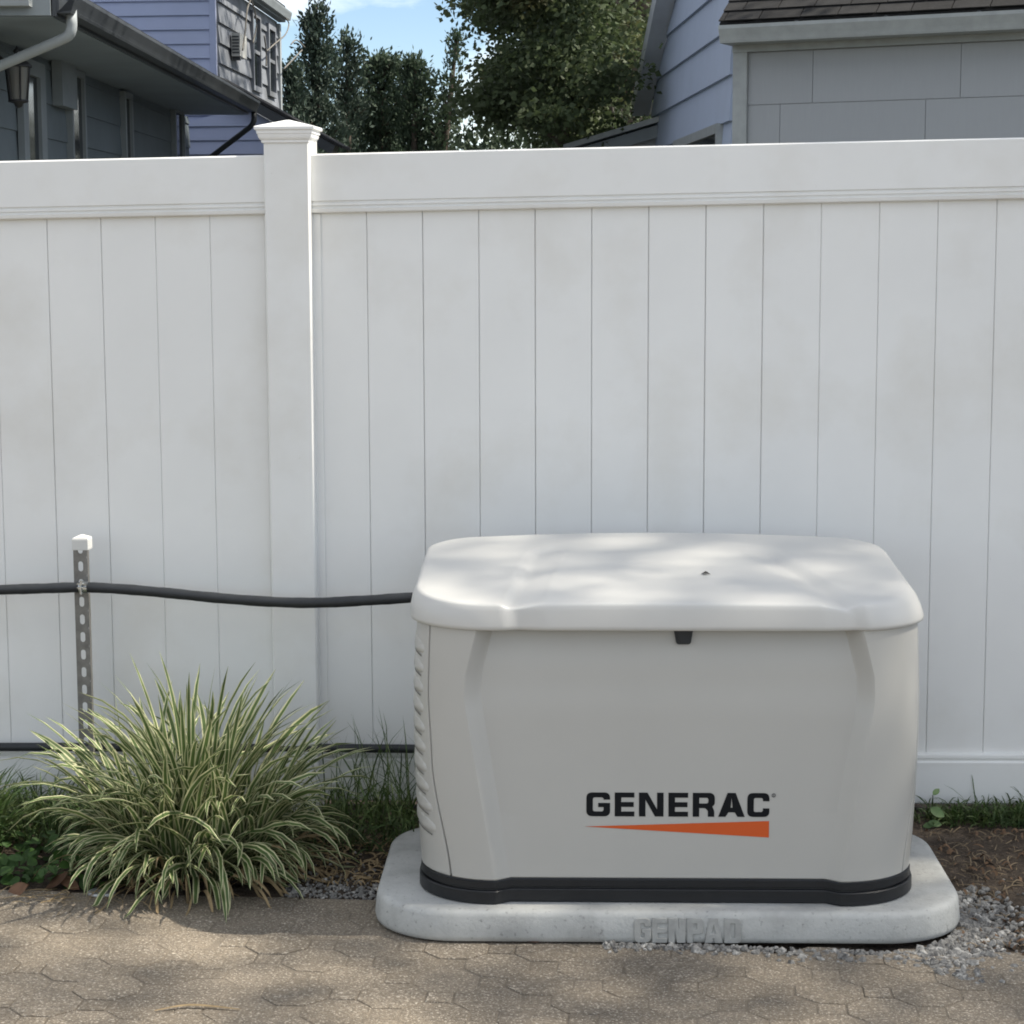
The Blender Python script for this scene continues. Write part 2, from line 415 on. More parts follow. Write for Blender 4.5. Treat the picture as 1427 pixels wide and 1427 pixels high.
for x, y, lim, kind_ in cells:
    base_p = square() if kind_ else octagon()
    me, v, f = shapes[kind_ * 3 + random.randrange(3)]
    if max(p[1] for p in base_p) + y > BORDER_Y + 0.004 and x < 0.05:
        pl = clip_y(base_p, BORDER_Y - y)
        if len(pl) < 3 or (max(p[1] for p in pl) - min(p[1] for p in pl)) < 0.012: continue
        v, f = paver_mesh(pl); me = None
    if near_n < 285:
        if me is None:
            me = bpy.data.meshes.new('paver'); me.from_pydata(v, [], f); me.update(); me.materials.append(M['paver'])
        put_paver(me, x, y); near_n += 1
    elif abs(x) < 4.5 and y > -9:
        far.add([(p[0] + x, p[1] + y, p[2] + PAVE_Z) for p in v], f)
fo = far.build('paver_field', 'paver'); fo.parent = pave; tag(fo, kind='stuff')
for i in range(-22, 3):                                       # straight edge course along the bed
    x0 = i * 0.2 + 0.07
    if x0 > -0.3: continue
    v, f = paver_mesh([(-0.1, -0.055), (0.1, -0.055), (0.1, 0.055), (-0.1, 0.055)])
    me = bpy.data.meshes.new('paver'); me.from_pydata(v, [], f); me.update(); me.materials.append(M['paver'])
    put_paver(me, x0, BORDER_Y + 0.057)

# ------------------------------------------------------------------ vinyl fence
fence = thing('vinyl_fence', 'white vinyl privacy fence with a capped post, running behind the generator', 'fence', (-0.765, 0, 0))
def zr(x, z): return z + RACK * x
POSTS = (-5.665, -3.215, -0.765, 1.685, 4.135)
TOP, RAIL_T0 = 1.878, 1.726
BOT1, BOT0 = 0.176, 0.035
def rail(name, prof, x0, x1):
    mb = MB(); n = len(prof)
    mb.add([(x0, y, zr(x0, z)) for y, z in prof] + [(x1, y, zr(x1, z)) for y, z in prof],
           [tuple(range(n - 1, -1, -1)), tuple(range(n, 2 * n))] + [(i, (i + 1) % n, n + (i + 1) % n, n + i) for i in range(n)])
    return mb.build(name, 'vinyl', fence)
yf, yb = -0.021, 0.041
prof_top = [(yf + 0.003, TOP), (yf, TOP - 0.004), (yf, TOP - 0.129), (yf + 0.005, TOP - 0.131), (yf + 0.005, TOP - 0.135), (yf + 0.001, TOP - 0.137),
            (yf + 0.001, TOP - 0.142), (yf + 0.006, TOP - 0.144), (yf + 0.006, TOP - 0.1485), (yf, TOP - 0.151), (yf + 0.002, TOP - 0.160), (yf + 0.006, RAIL_T0 - 0.011),
            (yb, RAIL_T0 - 0.011), (yb, TOP)]
prof_bot = [(yf + 0.004, BOT0), (yf, BOT0 + 0.004), (yf, BOT1 - 0.022), (yf + 0.003, BOT1 - 0.0185), (yf + 0.006, BOT1 - 0.0175), (yf + 0.006, BOT1 - 0.012),
            (yf + 0.003, BOT1 - 0.010), (yf + 0.004, BOT1 - 0.001), (yf + 0.008, BOT1 + 0.002), (yb, BOT1 + 0.002), (yb, BOT0)]
for x0, x1, s0, sw in ((POSTS[0], POSTS[1], -1.4652, 0.1566), (POSTS[1], POSTS[2], -1.4652, 0.1566), (POSTS[2], POSTS[3], -0.5502, 0.1572), (POSTS[3], POSTS[4], -0.5502, 0.1572)):
    a, b = x0 + 0.0615, x1 - 0.0615
    rail('top_rail', prof_top, a, b); rail('bottom_rail', prof_bot, a, b)
    ks = math.floor((a - s0) / sw)
    k = ks
    while s0 + k * sw < b - 0.01:
        l_, r_ = max(a, s0 + k * sw), min(b, s0 + (k + 1) * sw)
        if r_ - l_ > 0.012:
            g = random.uniform(0.0002, 0.0008); c = 0.0020; y0 = random.uniform(-0.0011, 0.0009)
            prof = [(l_ + g, y0 + c), (l_ + g + c, y0), (r_ - g - c, y0), (r_ - g, y0 + c), (r_ - g, y0 + 0.008), (r_ + 0.006, y0 + 0.008), (r_ + 0.006, y0 + 0.015),
                    (r_ - g, y0 + 0.015), (r_ - g, y0 + 0.022), (l_ + g, y0 + 0.022)]
            zb = zr(l_, BOT1 - 0.03); zt = zr(l_, RAIL_T0 + 0.02)
            mb = MB(); n = len(prof)
            mb.add([(x, y, zb) for x, y in prof] + [(x, y, zt) for x, y in prof],
                   [tuple(range(n - 1, -1, -1)), tuple(range(n, 2 * n))] + [(i, (i + 1) % n, n + (i + 1) % n, n + i) for i in range(n)])
            mb.build('board', 'vinyl', fence)
        k += 1
    # end channels that hold the first and last board
    for xa, xb in ((a + 0.001, a + 0.024), (b - 0.012, b - 0.001)):
        MB().box(xa, xb, -0.0065, 0.0335, zr(xa, BOT1 + 0.003), zr(xa, RAIL_T0 - 0.0125)).build('end_channel', 'vinyl', fence)
def chamfer_post(x, y0, w, z0, z1, c=0.004):
    h = w / 2
    p = [(-h + c, -h), (h - c, -h), (h, -h + c), (h, h - c), (h - c, h), (-h + c, h), (-h, h - c), (-h, -h + c)]
    mb = MB(); mb.extrude([(x + a, y0 + b, z0) for a, b in p], (0, 0, z1 - z0)); return mb
def square_loft(cx, cyy, rows, ky=1.0, dy=0.0):
    mb = MB(); vs_ = []
    if ky != 1.0: rows = [(0.0635 + (h - 0.0635) * 0.72 if h > 0.06 else h, z) for h, z in rows]
    for h, z in rows: vs_ += [(cx - h, cyy + dy - h * ky, z), (cx + h, cyy + dy - h * ky, z), (cx + h, cyy + dy + h * ky, z), (cx - h, cyy + dy + h * ky, z)]
    fs = [(4 * i + k, 4 * i + (k + 1) % 4, 4 * i + 4 + (k + 1) % 4, 4 * i + 4 + k) for i in range(len(rows) - 1) for k in range(4)]
    fs += [(3, 2, 1, 0), tuple(4 * (len(rows) - 1) + k for k in range(4))]
    return mb.add(vs_, fs)
for px_ in POSTS:
    dz = RACK * (px_ + 0.765)
    post = chamfer_post(px_, 0.0165, 0.127, -0.12, 1.915 + dz).build('post', 'vinyl', fence)
    cap = square_loft(px_ - 0.002, 0.010, [(0.0655, 1.897 + dz), (0.0675, 1.899 + dz), (0.0675, 1.904 + dz), (0.072, 1.9065 + dz), (0.0765, 1.911 + dz), (0.079, 1.917 + dz), (0.0795, 1.921 + dz), (0.083, 1.9225 + dz),
                                     (0.0835, 1.931 + dz), (0.0905, 1.933 + dz), (0.0915, 1.935 + dz), (0.0915, 1.9405 + dz), (0.089, 1.9425 + dz), (0.008, 1.961 + dz), (0.002, 1.962 + dz)], 0.80, -0.009).build('cap', 'vinyl_cap', None)
    cap.parent = post; cap.matrix_parent_inverse = post.matrix_world.inverted()
    cap.matrix_parent_inverse = Matrix.Translation(fence.location).inverted() @ Matrix.Translation(fence.location)

# ------------------------------------------------------------------ generator pad
GX, GY = 0.302, -0.605
def rrect(a, b, r, n_corner=12, n_side=(2, 2), cx=0.0, cyy=0.0):
    """closed rounded rectangle, counter-clockwise from above"""
    pts = []
    for (sx, sy, a0) in ((1, -1, -90), (1, 1, 0), (-1, 1, 90), (-1, -1, 180)):
        for k in range(n_corner + 1):
            t = R(a0 + 90.0 * k / n_corner)
            pts.append((cx + sx * (a - r) + r * math.cos(t), cyy + sy * (b - r) + r * math.sin(t)))
    return pts
pad = thing('concrete_pad', 'light grey concrete equipment pad with GENPAD moulded into its front edge', 'pad', (GX, GY, PAVE_Z + 0.003))
PAD_TOP = 0.040
loops = []
for a, b, r, z in ((0.7120, 0.385, 0.20, -0.036), (0.7180, 0.391, 0.205, -0.033), (0.7210, 0.394, 0.205, -0.02), (0.7165, 0.3895, 0.203, 0.025), (0.7145, 0.3875, 0.201, 0.031), (0.7100, 0.383, 0.198, 0.0365),
                   (0.7030, 0.376, 0.192, PAD_TOP - 0.0006), (0.6920, 0.365, 0.183, PAD_TOP), (0.30, 0.15, 0.08, PAD_TOP)):
    loops.append([(x, y, z) for x, y in rrect(a, b, r, 16, cx=GX, cyy=GY)])
def loft(loops, cap0=True, cap1=True):
    n = len(loops[0]); v = [p for lp in loops for p in lp]
    f = [(i * n + k, i * n + (k + 1) % n, (i + 1) * n + (k + 1) % n, (i + 1) * n + k) for i in range(len(loops) - 1) for k in range(n)]
    if cap0: f.append(tuple(range(n - 1, -1, -1)))
    if cap1: f.append(tuple((len(loops) - 1) * n + k for k in range(n)))
    return v, f
v, f = loft(loops)
keep(mesh('slab', v, f, 'pad', None, True), pad)

# ------------------------------------------------------------------ letters
def round_poly(pts, seg=5):
    """pts: (x, y[, r]); rounds the marked corners"""
    out = []; n = len(pts)
    for i in range(n):
        p = pts[i]; r = p[2] if len(p) > 2 else 0
        P = Vector(p[:2])
        if r <= 0: out.append(P); continue
        A = Vector(pts[i - 1][:2]); B = Vector(pts[(i + 1) % n][:2])
        d1 = (A - P).normalized(); d2 = (B - P).normalized()
        s = P + d1 * r; e = P + d2 * r
        for k in range(seg + 1):
            t = k / seg; out.append(s * (1 - t) ** 2 + P * 2 * t * (1 - t) + e * t * t)
    return out
def glyph(ch, w, v_, h_):
    """outlines of one squared block capital, height 1; v_ upright weight, h_ bar weight"""
    c = 0.24; ci = 0.09
    m0, m1 = 0.5 - h_ / 2, 0.5 + h_ / 2
    if ch == 'E':
        return [round_poly([(0, 0), (w, 0), (w, h_), (v_, h_), (v_, m0), (w * 0.97, m0), (w * 0.97, m1), (v_, m1), (v_, 1 - h_), (w, 1 - h_), (w, 1), (0, 1)])]
    if ch == 'N':
        return [round_poly([(0, 0), (v_, 0), (v_, 0.70), (w - v_ - 0.08, 0), (w, 0), (w, 1), (w - v_, 1), (w - v_, 0.30), (v_ + 0.08, 1), (0, 1)])]
    if ch == 'C':
        return [round_poly([(0, 0, c), (w, 0, c), (w, 0.36), (w - v_, 0.36), (w - v_, h_, ci), (v_, h_, ci), (v_, 1 - h_, ci), (w - v_, 1 - h_, ci), (w - v_, 0.66), (w, 0.66), (w, 1, c), (0, 1, c)])]
    if ch == 'G':
        return [round_poly([(0, 0, c), (w, 0, c), (w, 0.56), (w * 0.5, 0.56), (w * 0.5, 0.56 - h_ * 0.85), (w - v_, 0.56 - h_ * 0.85), (w - v_, h_, ci), (v_, h_, ci), (v_, 1 - h_, ci),
                            (w - v_, 1 - h_, ci), (w - v_, 0.70), (w, 0.70), (w, 1, c), (0, 1, c)])]
    if ch == 'R':
        t = 0.36
        return [round_poly([(0, 0), (v_, 0), (v_, t), (w - v_ - 0.12, t, 0.07), (w - v_ - 0.02, t - 0.12), (w - v_ - 0.02, 0), (w - 0.02, 0), (w - 0.02, t - 0.12, 0.1), (w - 0.10, t + 0.07), (w, t + 0.16, 0.08), (w, 1, c), (0, 1)]),
                round_poly([(v_, t + h_ * 0.95), (v_, 1 - h_), (w - v_, 1 - h_, ci), (w - v_, t + h_ * 0.95, ci)])]
    if ch == 'A':
        k = v_ * 1.12; hw = w / 2
        def xin(z): return k + z * (hw - k * 0.55 - 0.0) * 0.78
        return [[Vector(p) for p in ((0, 0), (k, 0), (k + 0.115, 0.19), (w - k - 0.115, 0.19), (w - k, 0), (w, 0), (hw + k * 0.56, 1), (hw - k * 0.56, 1))],
                [Vector(p) for p in ((k + 0.205, 0.19 + h_ * 0.95), (hw, 0.80), (w - k - 0.205, 0.19 + h_ * 0.95))]]
    if ch == 'P':
        t = 0.38
        return [round_poly([(0, 0), (v_, 0), (v_, t), (w, t, 0.16), (w, 1, 0.16), (0, 1)]), round_poly([(v_, t + h_), (v_, 1 - h_), (w - v_, 1 - h_, 0.05), (w - v_, t + h_, 0.05)])]
    if ch == 'D':
        return [round_poly([(0, 0), (w, 0, 0.18), (w, 1, 0.18), (0, 1)]), round_poly([(v_, h_), (v_, 1 - h_), (w - v_, 1 - h_, 0.06), (w - v_, h_, 0.06)])]
def letter_mesh(name, outlines, sx, sz, ox, oz, yfun, extr, material, parent, bev=0.0):
    cu = bpy.data.curves.new(name, 'CURVE'); cu.dimensions = '2D'; cu.fill_mode = 'BOTH'; cu.extrude = extr; cu.bevel_depth = bev; cu.bevel_resolution = 1
    for ol in outlines:
        sp = cu.splines.new('POLY'); sp.points.add(len(ol) - 1); sp.use_cyclic_u = True
        for i, p in enumerate(ol): sp.points[i].co = (ox + p[0] * sx, oz + p[1] * sz, 0, 1)
    tmp = bpy.data.objects.new('tmp', cu); COL.objects.link(tmp)
    bpy.context.view_layer.update()
    me = bpy.data.meshes.new_from_object(tmp.evaluated_get(bpy.context.evaluated_depsgraph_get()))
    bpy.data.objects.remove(tmp); bpy.data.curves.remove(cu)
    n = len(me.vertices); co = np.zeros(n * 3); me.vertices.foreach_get('co', co); co = co.reshape(-1, 3)
    out = np.stack([co[:, 0], np.array([yfun(z) for z in co[:, 1]]) - co[:, 2], co[:, 1]], 1)
    me.vertices.foreach_set('co', out.ravel()); me.update(); me.name = name
    me.materials.clear()
    o = link(name, me, material); keep(o, parent); return o

# GENPAD, raised on the pad's front edge
wid = {'G': 0.56, 'E': 0.50, 'N': 0.58, 'P': 0.54, 'A': 0.62, 'D': 0.58}
x = 0.218; H_ = 0.060; word = 'GENPAD'; gap = 0.0058
tot = sum(wid[c] for c in word); k_ = (0.252 - gap * 5) / tot
for ch in word:
    ol = glyph(ch, 0.62, 0.21, 0.17)
    letter_mesh('raised_letter', ol, wid[ch] * k_ / 0.62, H_ * 0.93, x, -0.031, lambda z: GY - 0.394 + 0.005 * max(0, (z + 0.02) / 0.038) + 0.001, 0.0050, 'pad_letter', pad, bev=0.0014)
    x += wid[ch] * k_ + gap

# ------------------------------------------------------------------ generator
gen = thing('standby_generator', 'bisque home standby generator in a moulded cabinet with black base, GENERAC lettering', 'generator', (GX, GY, PAD_TOP))
ZB0, ZB1, ZT = PAD_TOP + 0.002, 0.102, 0.724
def half_w(z): return 0.601 + 0.017 * math.sin(math.pi * min(1, max(0, (z - 0.06) / 0.80)))
def half_d(z): return 0.337 + 0.008 * math.sin(math.pi * min(1, max(0, (z - 0.02) / 0.80)))
def interp(z, tab):
    for (z0, a), (z1, b) in zip(tab, tab[1:]):
        if z <= z1: t = (z - z0) / (z1 - z0); t = min(1, max(0, t)); t = t * t * (3 - 2 * t); return a + (b - a) * t
    return tab[-1][1]
def linear(z, tab):
    for (z0, a), (z1, b) in zip(tab, tab[1:]):
        if z <= z1: t = min(1, max(0, (z - z0) / (z1 - z0))); return a + (b - a) * t
    return tab[-1][1]
def bevel_step(a, b, x):                              # straight bevel with slightly eased edges
    t = (x - a) / (b - a)
    if t <= 0: return 0.0
    if t >= 1: return 1.0
    e = 0.10
    if t < e: return t * t / (2 * e) / (1 - e)
    if t > 1 - e: return 1 - (1 - t) ** 2 / (2 * e) / (1 - e)
    return (t - e / 2) / (1 - e)
def rec_half(z): return linear(z, [(0.04, 0.374), (0.105, 0.376), (0.545, 0.448), (0.60, 0.445), (0.72, 0.415)])
def rec_depth(z): return interp(z, [(0.04, 0.022), (0.11, 0.024), (0.50, 0.032), (0.60, 0.037), (0.72, 0.050)])
CR = 0.185
# perimeter walked from the front centre towards the left and round to the back centre; s in metres
def peri(s, a, b, r, q=None):
    q = r if q is None else q                             # q: radius of the back corners
    l1 = a - r; l2 = r * math.pi / 2; l3 = 2 * b - r - q
    if s <= l1: return (-s, -b, 0, -1)
    s -= l1
    if s <= l2:
        t = s / r; return (-(a - r) - r * math.sin(t), -(b - r) - r * math.cos(t), -math.sin(t), -math.cos(t))
    s -= l2
    if s <= l3: return (-a, -(b - r) + s, -1, 0)
    s -= l3
    if s <= q * math.pi / 2:
        t = s / q; return (-(a - q) - q * math.cos(t), (b - q) + q * math.sin(t), -math.cos(t), math.sin(t))
    s -= q * math.pi / 2
    return (-(a - q) + s, b, 0, 1)
def peri_len(a, b, r, q=None):
    q = r if q is None else q
    return (a - r) + (r + q) * math.pi / 2 + 2 * b - r - q + (a - q)
def seam_s(z, side):
    """arc position of the panel seam"""
    a, b = half_w(z), half_d(z); l1 = a - CR; l2 = CR * math.pi / 2
    if side < 0: q = interp(z, [(0.10, 0.38), (0.40, 0.53), (0.56, 0.57), (0.72, 0.575)])
    else: q = interp(z, [(0.10, 0.62), (0.40, 0.78), (0.56, 0.83), (0.72, 0.83)])
    return l1 + l2 * q
def section(z, side, inset_=0.0, seam=True):
    """points of one half (side -1 left, +1 right) from front centre to back centre; returns (front part, side part)"""
    a, b = half_w(z) - inset_, half_d(z) - inset_; hw = rec_half(z); dp = rec_depth(z)
    L = peri_len(a, b, CR); sm = seam_s(z, side)
    tw = 0.040
    key = [0.0] + [hw * k / 6 for k in range(1, 7)] + [hw + tw * k / 8 for k in range(1, 9)]
    s0 = hw + tw
    e = sm - 0.003
    key += [s0 + (e - 0.006 - s0) * k / 14 for k in range(1, 15)] + [e - 0.002, e - 0.0006]
    fr = [(s, 0.0) for s in key]
    if seam: fr += [(e, 0.0022), (e + 0.0002, 0.012)]
    e2 = sm + 0.003
    back = ([(e2 - 0.0002, 0.012), (e2, 0.0022)] if seam else []) + [(e2 + 0.0006, 0), (e2 + 0.002, 0)]
    back += [(e2 + 0.008 + (L - e2 - 0.008) * (k / 40.0), 0) for k in range(0, 41)]
    def pos(s, d):
        x, y, nx_, ny = peri(min(s, L), a, b, CR)
        if y < 0 and ny < -0.2:
            t = bevel_step(hw, hw + tw, -x); y += dp * (1 - t)
        x -= nx_ * d; y -= ny * d
        return (GX + (x if side < 0 else -x), GY + y, z)
    return [pos(*k) for k in fr], [pos(*k) for k in back]
def grid(rows, flip):
    n = len(rows[0]); v = [p for r in rows for p in r]
    f = []
    for i in range(len(rows) - 1):
        for k in range(n - 1):
            q = (i * n + k, (i + 1) * n + k, (i + 1) * n + k + 1, i * n + k + 1)
            f.append(q[::-1] if flip else q)
    return v, f
zs = [ZB1 - 0.004, ZB1, ZB1 + 0.004] + [ZB1 + 0.004 + (ZT - ZB1 - 0.004) * k / 30 for k in range(1, 31)]
rows_f = []; rows_s = {-1: [], 1: []}
for i, z in enumerate(zs):
    ins = 0.004 if i == 0 else 0.0
    fl, sl = section(z, -1, ins); fr_, sr_ = section(z, 1, ins)
    rows_f.append(fl[::-1] + fr_[1:]); rows_s[-1].append(sl); rows_s[1].append(sr_)
v, f = grid(rows_f, True)
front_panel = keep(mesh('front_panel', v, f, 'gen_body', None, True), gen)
front_panel.data.set_sharp_from_angle(angle=R(24))
sides = {}
for sd in (-1, 1):
    v, f = grid(rows_s[sd], sd > 0)
    sides[sd] = keep(mesh('side_panel', v, f, 'gen_body', None, True), gen)
# dark rubber strip behind each seam
for sd in (-1, 1):
    vs_ = []
    for z in zs:
        sm = seam_s(z, sd); a, b = half_w(z), half_d(z)
        for ds in (-0.006, 0.006):
            x, y, nx_, ny = peri(sm + ds, a, b, CR)
            x -= nx_ * 0.009; y -= ny * 0.009
            vs_.append((GX + (x if sd < 0 else -x), GY + y, z))
    keep(mesh('seam_strip', vs_, [(2 * i, 2 * i + 1, 2 * i + 3, 2 * i + 2) for i in range(len(zs) - 1)], 'seam'), gen)
# black base: two tiers with a groove between
def full_loop(z, off):
    def half(side):
        a, b = 0.604 + off, 0.338 + off; hw = rec_half(0.105); dp = 0.022; L = peri_len(a, b, CR + off * 0.5); pts = []
        ss = [hw * k / 4 for k in range(5)] + [hw + 0.040 * k / 8 for k in range(1, 9)]
        s0 = ss[-1]; ss += [s0 + (L - s0) * k / 44 for k in range(1, 45)]
        for s in ss:
            x, y, nx_, ny = peri(min(s, L), a, b, CR + off * 0.5)
            if y < 0 and ny < -0.2: y += dp * (1 - bevel_step(hw, hw + 0.040, -x))
            pts.append((GX + (x if side < 0 else -x), GY + y, z))
        return pts
    l, r = half(-1), half(1)
    return (r + l[::-1][1:-1])
base_loops = [full_loop(z, o) for z, o in ((ZB0, 0.004), (ZB0 + 0.002, 0.006), (ZB0 + 0.029, 0.0055), (ZB0 + 0.0315, 0.003), (ZB0 + 0.032, -0.004), (ZB0 + 0.0355, -0.0045), (ZB0 + 0.036, 0.000), (ZB0 + 0.0375, 0.0015), (ZB0 + 0.0525, 0.0012), (ZB0 + 0.054, -0.001), (ZB1 + 0.001, -0.004))]
v, f = loft(base_loops)
bs_ = keep(mesh('base', v, f, 'black_plastic', None, True), gen)
bs_.data.set_sharp_from_angle(angle=R(30))
# lid
YF = GY - 0.350; LID_D = 0.700
def lid_groove(x, y):
    """how far the middle of the lid is let in"""
    t = (y - YF) / LID_D
    lx = -0.088 + 0.075 * t; rx = 0.775 - 0.215 * t
    lx2 = lx + 0.030; rx2 = rx - 0.034
    k = bevel_step(lx, lx2, x) * (1 - bevel_step(lx2 + 0.004, lx2 + 0.075, x)) + (1 - bevel_step(rx2, rx, x)) * bevel_step(rx2 - 0.075, rx2 - 0.004, x)
    return k * (1 - 0.25 * t) * (1 - sstep(0.70, 0.80, t))
def lid_z(x, y):
    t = min(1, max(0, (y - YF) / LID_D)); u = (x - GX) / 0.63
    return 0.770 + 0.060 * (t ** 0.85) + 0.021 * (1 - u * u) * (0.25 + 0.75 * t) - 0.0135 * lid_groove(x, y)
def lid_loop(a, b, r, zf, front_rec, cyo=0.0):
    pts = []
    for sx, a0 in ((1, None),):
        q_ = r * 0.55
        L = peri_len(a, b, r, q_)
        N = 220
        half = []
        for k in range(N + 1):
            s = L * k / N
            half.append(peri(s, a, b, r, q_))
    for hp, sgn in ((half, 1), (half[::-1][1:-1], -1)):
        for x, y, nx_, ny in hp:
            X = GX - x * sgn if sgn > 0 else GX + x
            Y = GY + y + cyo
            if ny < -0.5: Y += front_rec * lid_groove(X, YF)
            pts.append((X, Y, zf(X, Y)))
    return pts
la, lb, lr = 0.625, 0.350, 0.200
zl = 0.712
def cz(dz): return lambda X, Y: lid_z(X, Y) + dz
FRC = 0.010
lid_loops = [lid_loop(la - 0.03, lb - 0.03, lr - 0.02, lambda X, Y: zl + 0.012, FRC),
             lid_loop(la - 0.004, lb - 0.004, lr, lambda X, Y: zl - 0.001, FRC),
             lid_loop(la, lb, lr, lambda X, Y: zl + 0.0015, FRC),
             lid_loop(la + 0.001, lb, lr, lambda X, Y: zl + 0.010, FRC)]
for fr, ia, ib in ((0.35, 0.003, 0.0015), (0.7, 0.011, 0.0035), (0.90, 0.022, 0.005)):
    lid_loops.append(lid_loop(la - ia, lb - ib, lr - ia * 0.1, (lambda q: (lambda X, Y: (zl + 0.010) * (1 - q) + (lid_z(X, Y) - 0.001) * q))(fr), FRC * (1 - fr * 0.25)))
lid_loops += [lid_loop(la - 0.029, lb - 0.007, lr - 0.006, cz(-0.0032), FRC * 0.6), lid_loop(la - 0.036, lb - 0.0095, lr - 0.009, cz(-0.0014), FRC * 0.45), lid_loop(la - 0.047, lb - 0.015, lr - 0.013, cz(-0.0003), FRC * 0.3), lid_loop(la - 0.066, lb - 0.032, lr - 0.018, cz(0), 0.0)]
for k in range(1, 64):
    s = 1 - k / 64.0
    lid_loops.append(lid_loop((la - 0.066) * s, (lb - 0.032) * s, (lr - 0.018) * s, cz(0), 0))
for k, lp_ in enumerate(lid_loops):                     # the crown sits slightly left of the rim
    if k > 3: lid_loops[k] = [(q[0] - 0.013 * min(1.0, (k - 3) / 4.0), q[1], q[2]) for q in lp_]
v, f = loft(lid_loops, cap0=False)
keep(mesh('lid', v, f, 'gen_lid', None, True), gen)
# latch under the lid
def front_y(z): return GY - half_d(z) + rec_depth(z)
lx0, lx1, lz0, lz1 = 0.312, 0.362, 0.671, 0.720
def latch_plate(k, d0, d1, name, mat_, parent):
    pts = round_poly([(lx0 + 0.008 + k, lz0 + k, 0.007), (lx1 - 0.008 - k, lz0 + k, 0.007), (lx1 - k, lz1), (lx0 + k, lz1)], 4)
    n = len(pts); v = [(p.x, front_y(p.y) + d0, p.y) for p in pts] + [(p.x, front_y(p.y) + d1, p.y) for p in pts]
    f = [tuple(range(n, 2 * n))] + [(i, (i + 1) % n, n + (i + 1) % n, n + i) for i in range(n)]
    o = mesh(name, v, f, mat_); keep(o, gen)
    if parent is not None: o.parent = parent; o.matrix_parent_inverse = Matrix.Identity(4)
    return o
lt = latch_plate(0.0, 0.003, -0.010, 'latch', 'black_plastic', None)
latch_plate(0.006, -0.0105, -0.0145, 'latch_tongue', 'black_plastic', lt)
# louvre slots on the left side, and a small row on the right
for sd in (-1, 1):
    for i in range(10 if sd < 0 else 5):
        zc = 0.660 - i * 0.0485 if sd < 0 else 0.62 - i * 0.051
        n = 18; ring = []; a, b = half_w(zc), half_d(zc); sc0 = seam_s(zc, sd) + (0.115 if sd < 0 else 0.19); hs = 0.098
        for lay, (off, kx) in enumerate(((-0.003, 1.0), (0.0020, 0.90), (0.0034, 0.5))):
            for k in range(n):
                t = 2 * math.pi * k / n
                c_, s_ = math.cos(t), math.sin(t)
                ls = math.copysign(abs(c_) ** 0.6, c_) * hs * kx; zz = zc + math.copysign(abs(s_) ** 0.7, s_) * 0.0185 * kx + 0.13 * ls
                x, y, nx_, ny = peri(sc0 + ls, half_w(zz), half_d(zz), CR)
                o_ = off * (1.0 if s_ < 0.1 or lay == 0 else 0.25)
                x += nx_ * o_; y += ny * o_
                ring.append((GX + (x if sd < 0 else -x), GY + y, zz))
        fs = [(l * n + k, l * n + (k + 1) % n, (l + 1) * n + (k + 1) % n, (l + 1) * n + k) for l in range(2) for k in range(n)] + [tuple(2 * n + k for k in range(n))]
        if sd < 0: fs = [q[::-1] for q in fs]
        sl_v = []
        for k in range(9):                                    # dark opening along the lower edge
            ls = (-0.8 + 1.6 * k / 8) * hs
            for dz_ in (-0.0222, -0.0178):
                zz = zc + dz_ + 0.13 * ls; x, y, nx_, ny = peri(sc0 + ls, half_w(zz), half_d(zz), CR)
                x += nx_ * 0.0012; y += ny * 0.0012; sl_v.append((GX + (x if sd < 0 else -x), GY + y, zz))
        op_ = mesh('vent_opening', sl_v, [(2 * k, 2 * k + 1, 2 * k + 3, 2 * k + 2) for k in range(8)], 'vent_dark'); op_.parent = sides[sd]; op_.matrix_parent_inverse = Matrix.Identity(4)
        lo = mesh('louvre', ring, fs, 'gen_body', None, True)
        lo.parent = sides[sd]; lo.matrix_parent_inverse = Matrix.Identity(4)
# lettering and wedge on the front
def fy(z): return front_y(z) - 0.0006
GW = {'G': 0.97, 'E': 0.80, 'N': 1.0, 'R': 0.90, 'A': 1.08, 'C': 0.90}
word = 'GENERAC'; gaps = [0.19, 0.19, 0.20, 0.19, 0.14, 0.10]
tot = sum(GW[c] for c in word) + sum(gaps); H_ = 0.0585; sx = 0.438 / tot; x = 0.1065
for i, ch in enumerate(word):
    letter_mesh('letter', glyph(ch, GW[ch], 0.265, 0.205), sx, H_, x, 0.2535, fy, 0.0004, 'ink', gen)
    x += (GW[ch] + (gaps[i] if i < 6 else 0)) * sx
letter_mesh('wedge_mark', [[Vector((0.0, 0.62)), Vector((1, 0)), Vector((1, 1))]], 0.440, 0.0405, 0.1040, 0.2030, fy, 0.0004, 'orange', gen)
letter_mesh('trademark_dot', [[Vector((math.cos(6.283 * k / 16), math.sin(6.283 * k / 16))) for k in range(16)], [Vector((0.55 * math.cos(6.283 * k / 16), 0.55 * math.sin(6.283 * k / 16))) for k in range(16)]],
            0.0052, 0.0052, 0.5545, 0.3065, fy, 0.0003, 'grey_ink', gen)
letter_mesh('trademark_letter', [[Vector(p) for p in ((-0.22, -0.4), (-0.05, -0.4), (-0.05, -0.05), (0.1, -0.4), (0.3, -0.4), (0.12, 0.0), (0.25, 0.2), (0.1, 0.42), (-0.22, 0.42))]], 0.0052, 0.0052, 0.5545, 0.3065, fy, 0.0003, 'grey_ink', gen)
TURN = R(3.5)
gen.rotation_euler.z = TURN; pad.rotation_euler.z = TURN
gen.location.x -= 0.011; pad.location.x -= 0.008
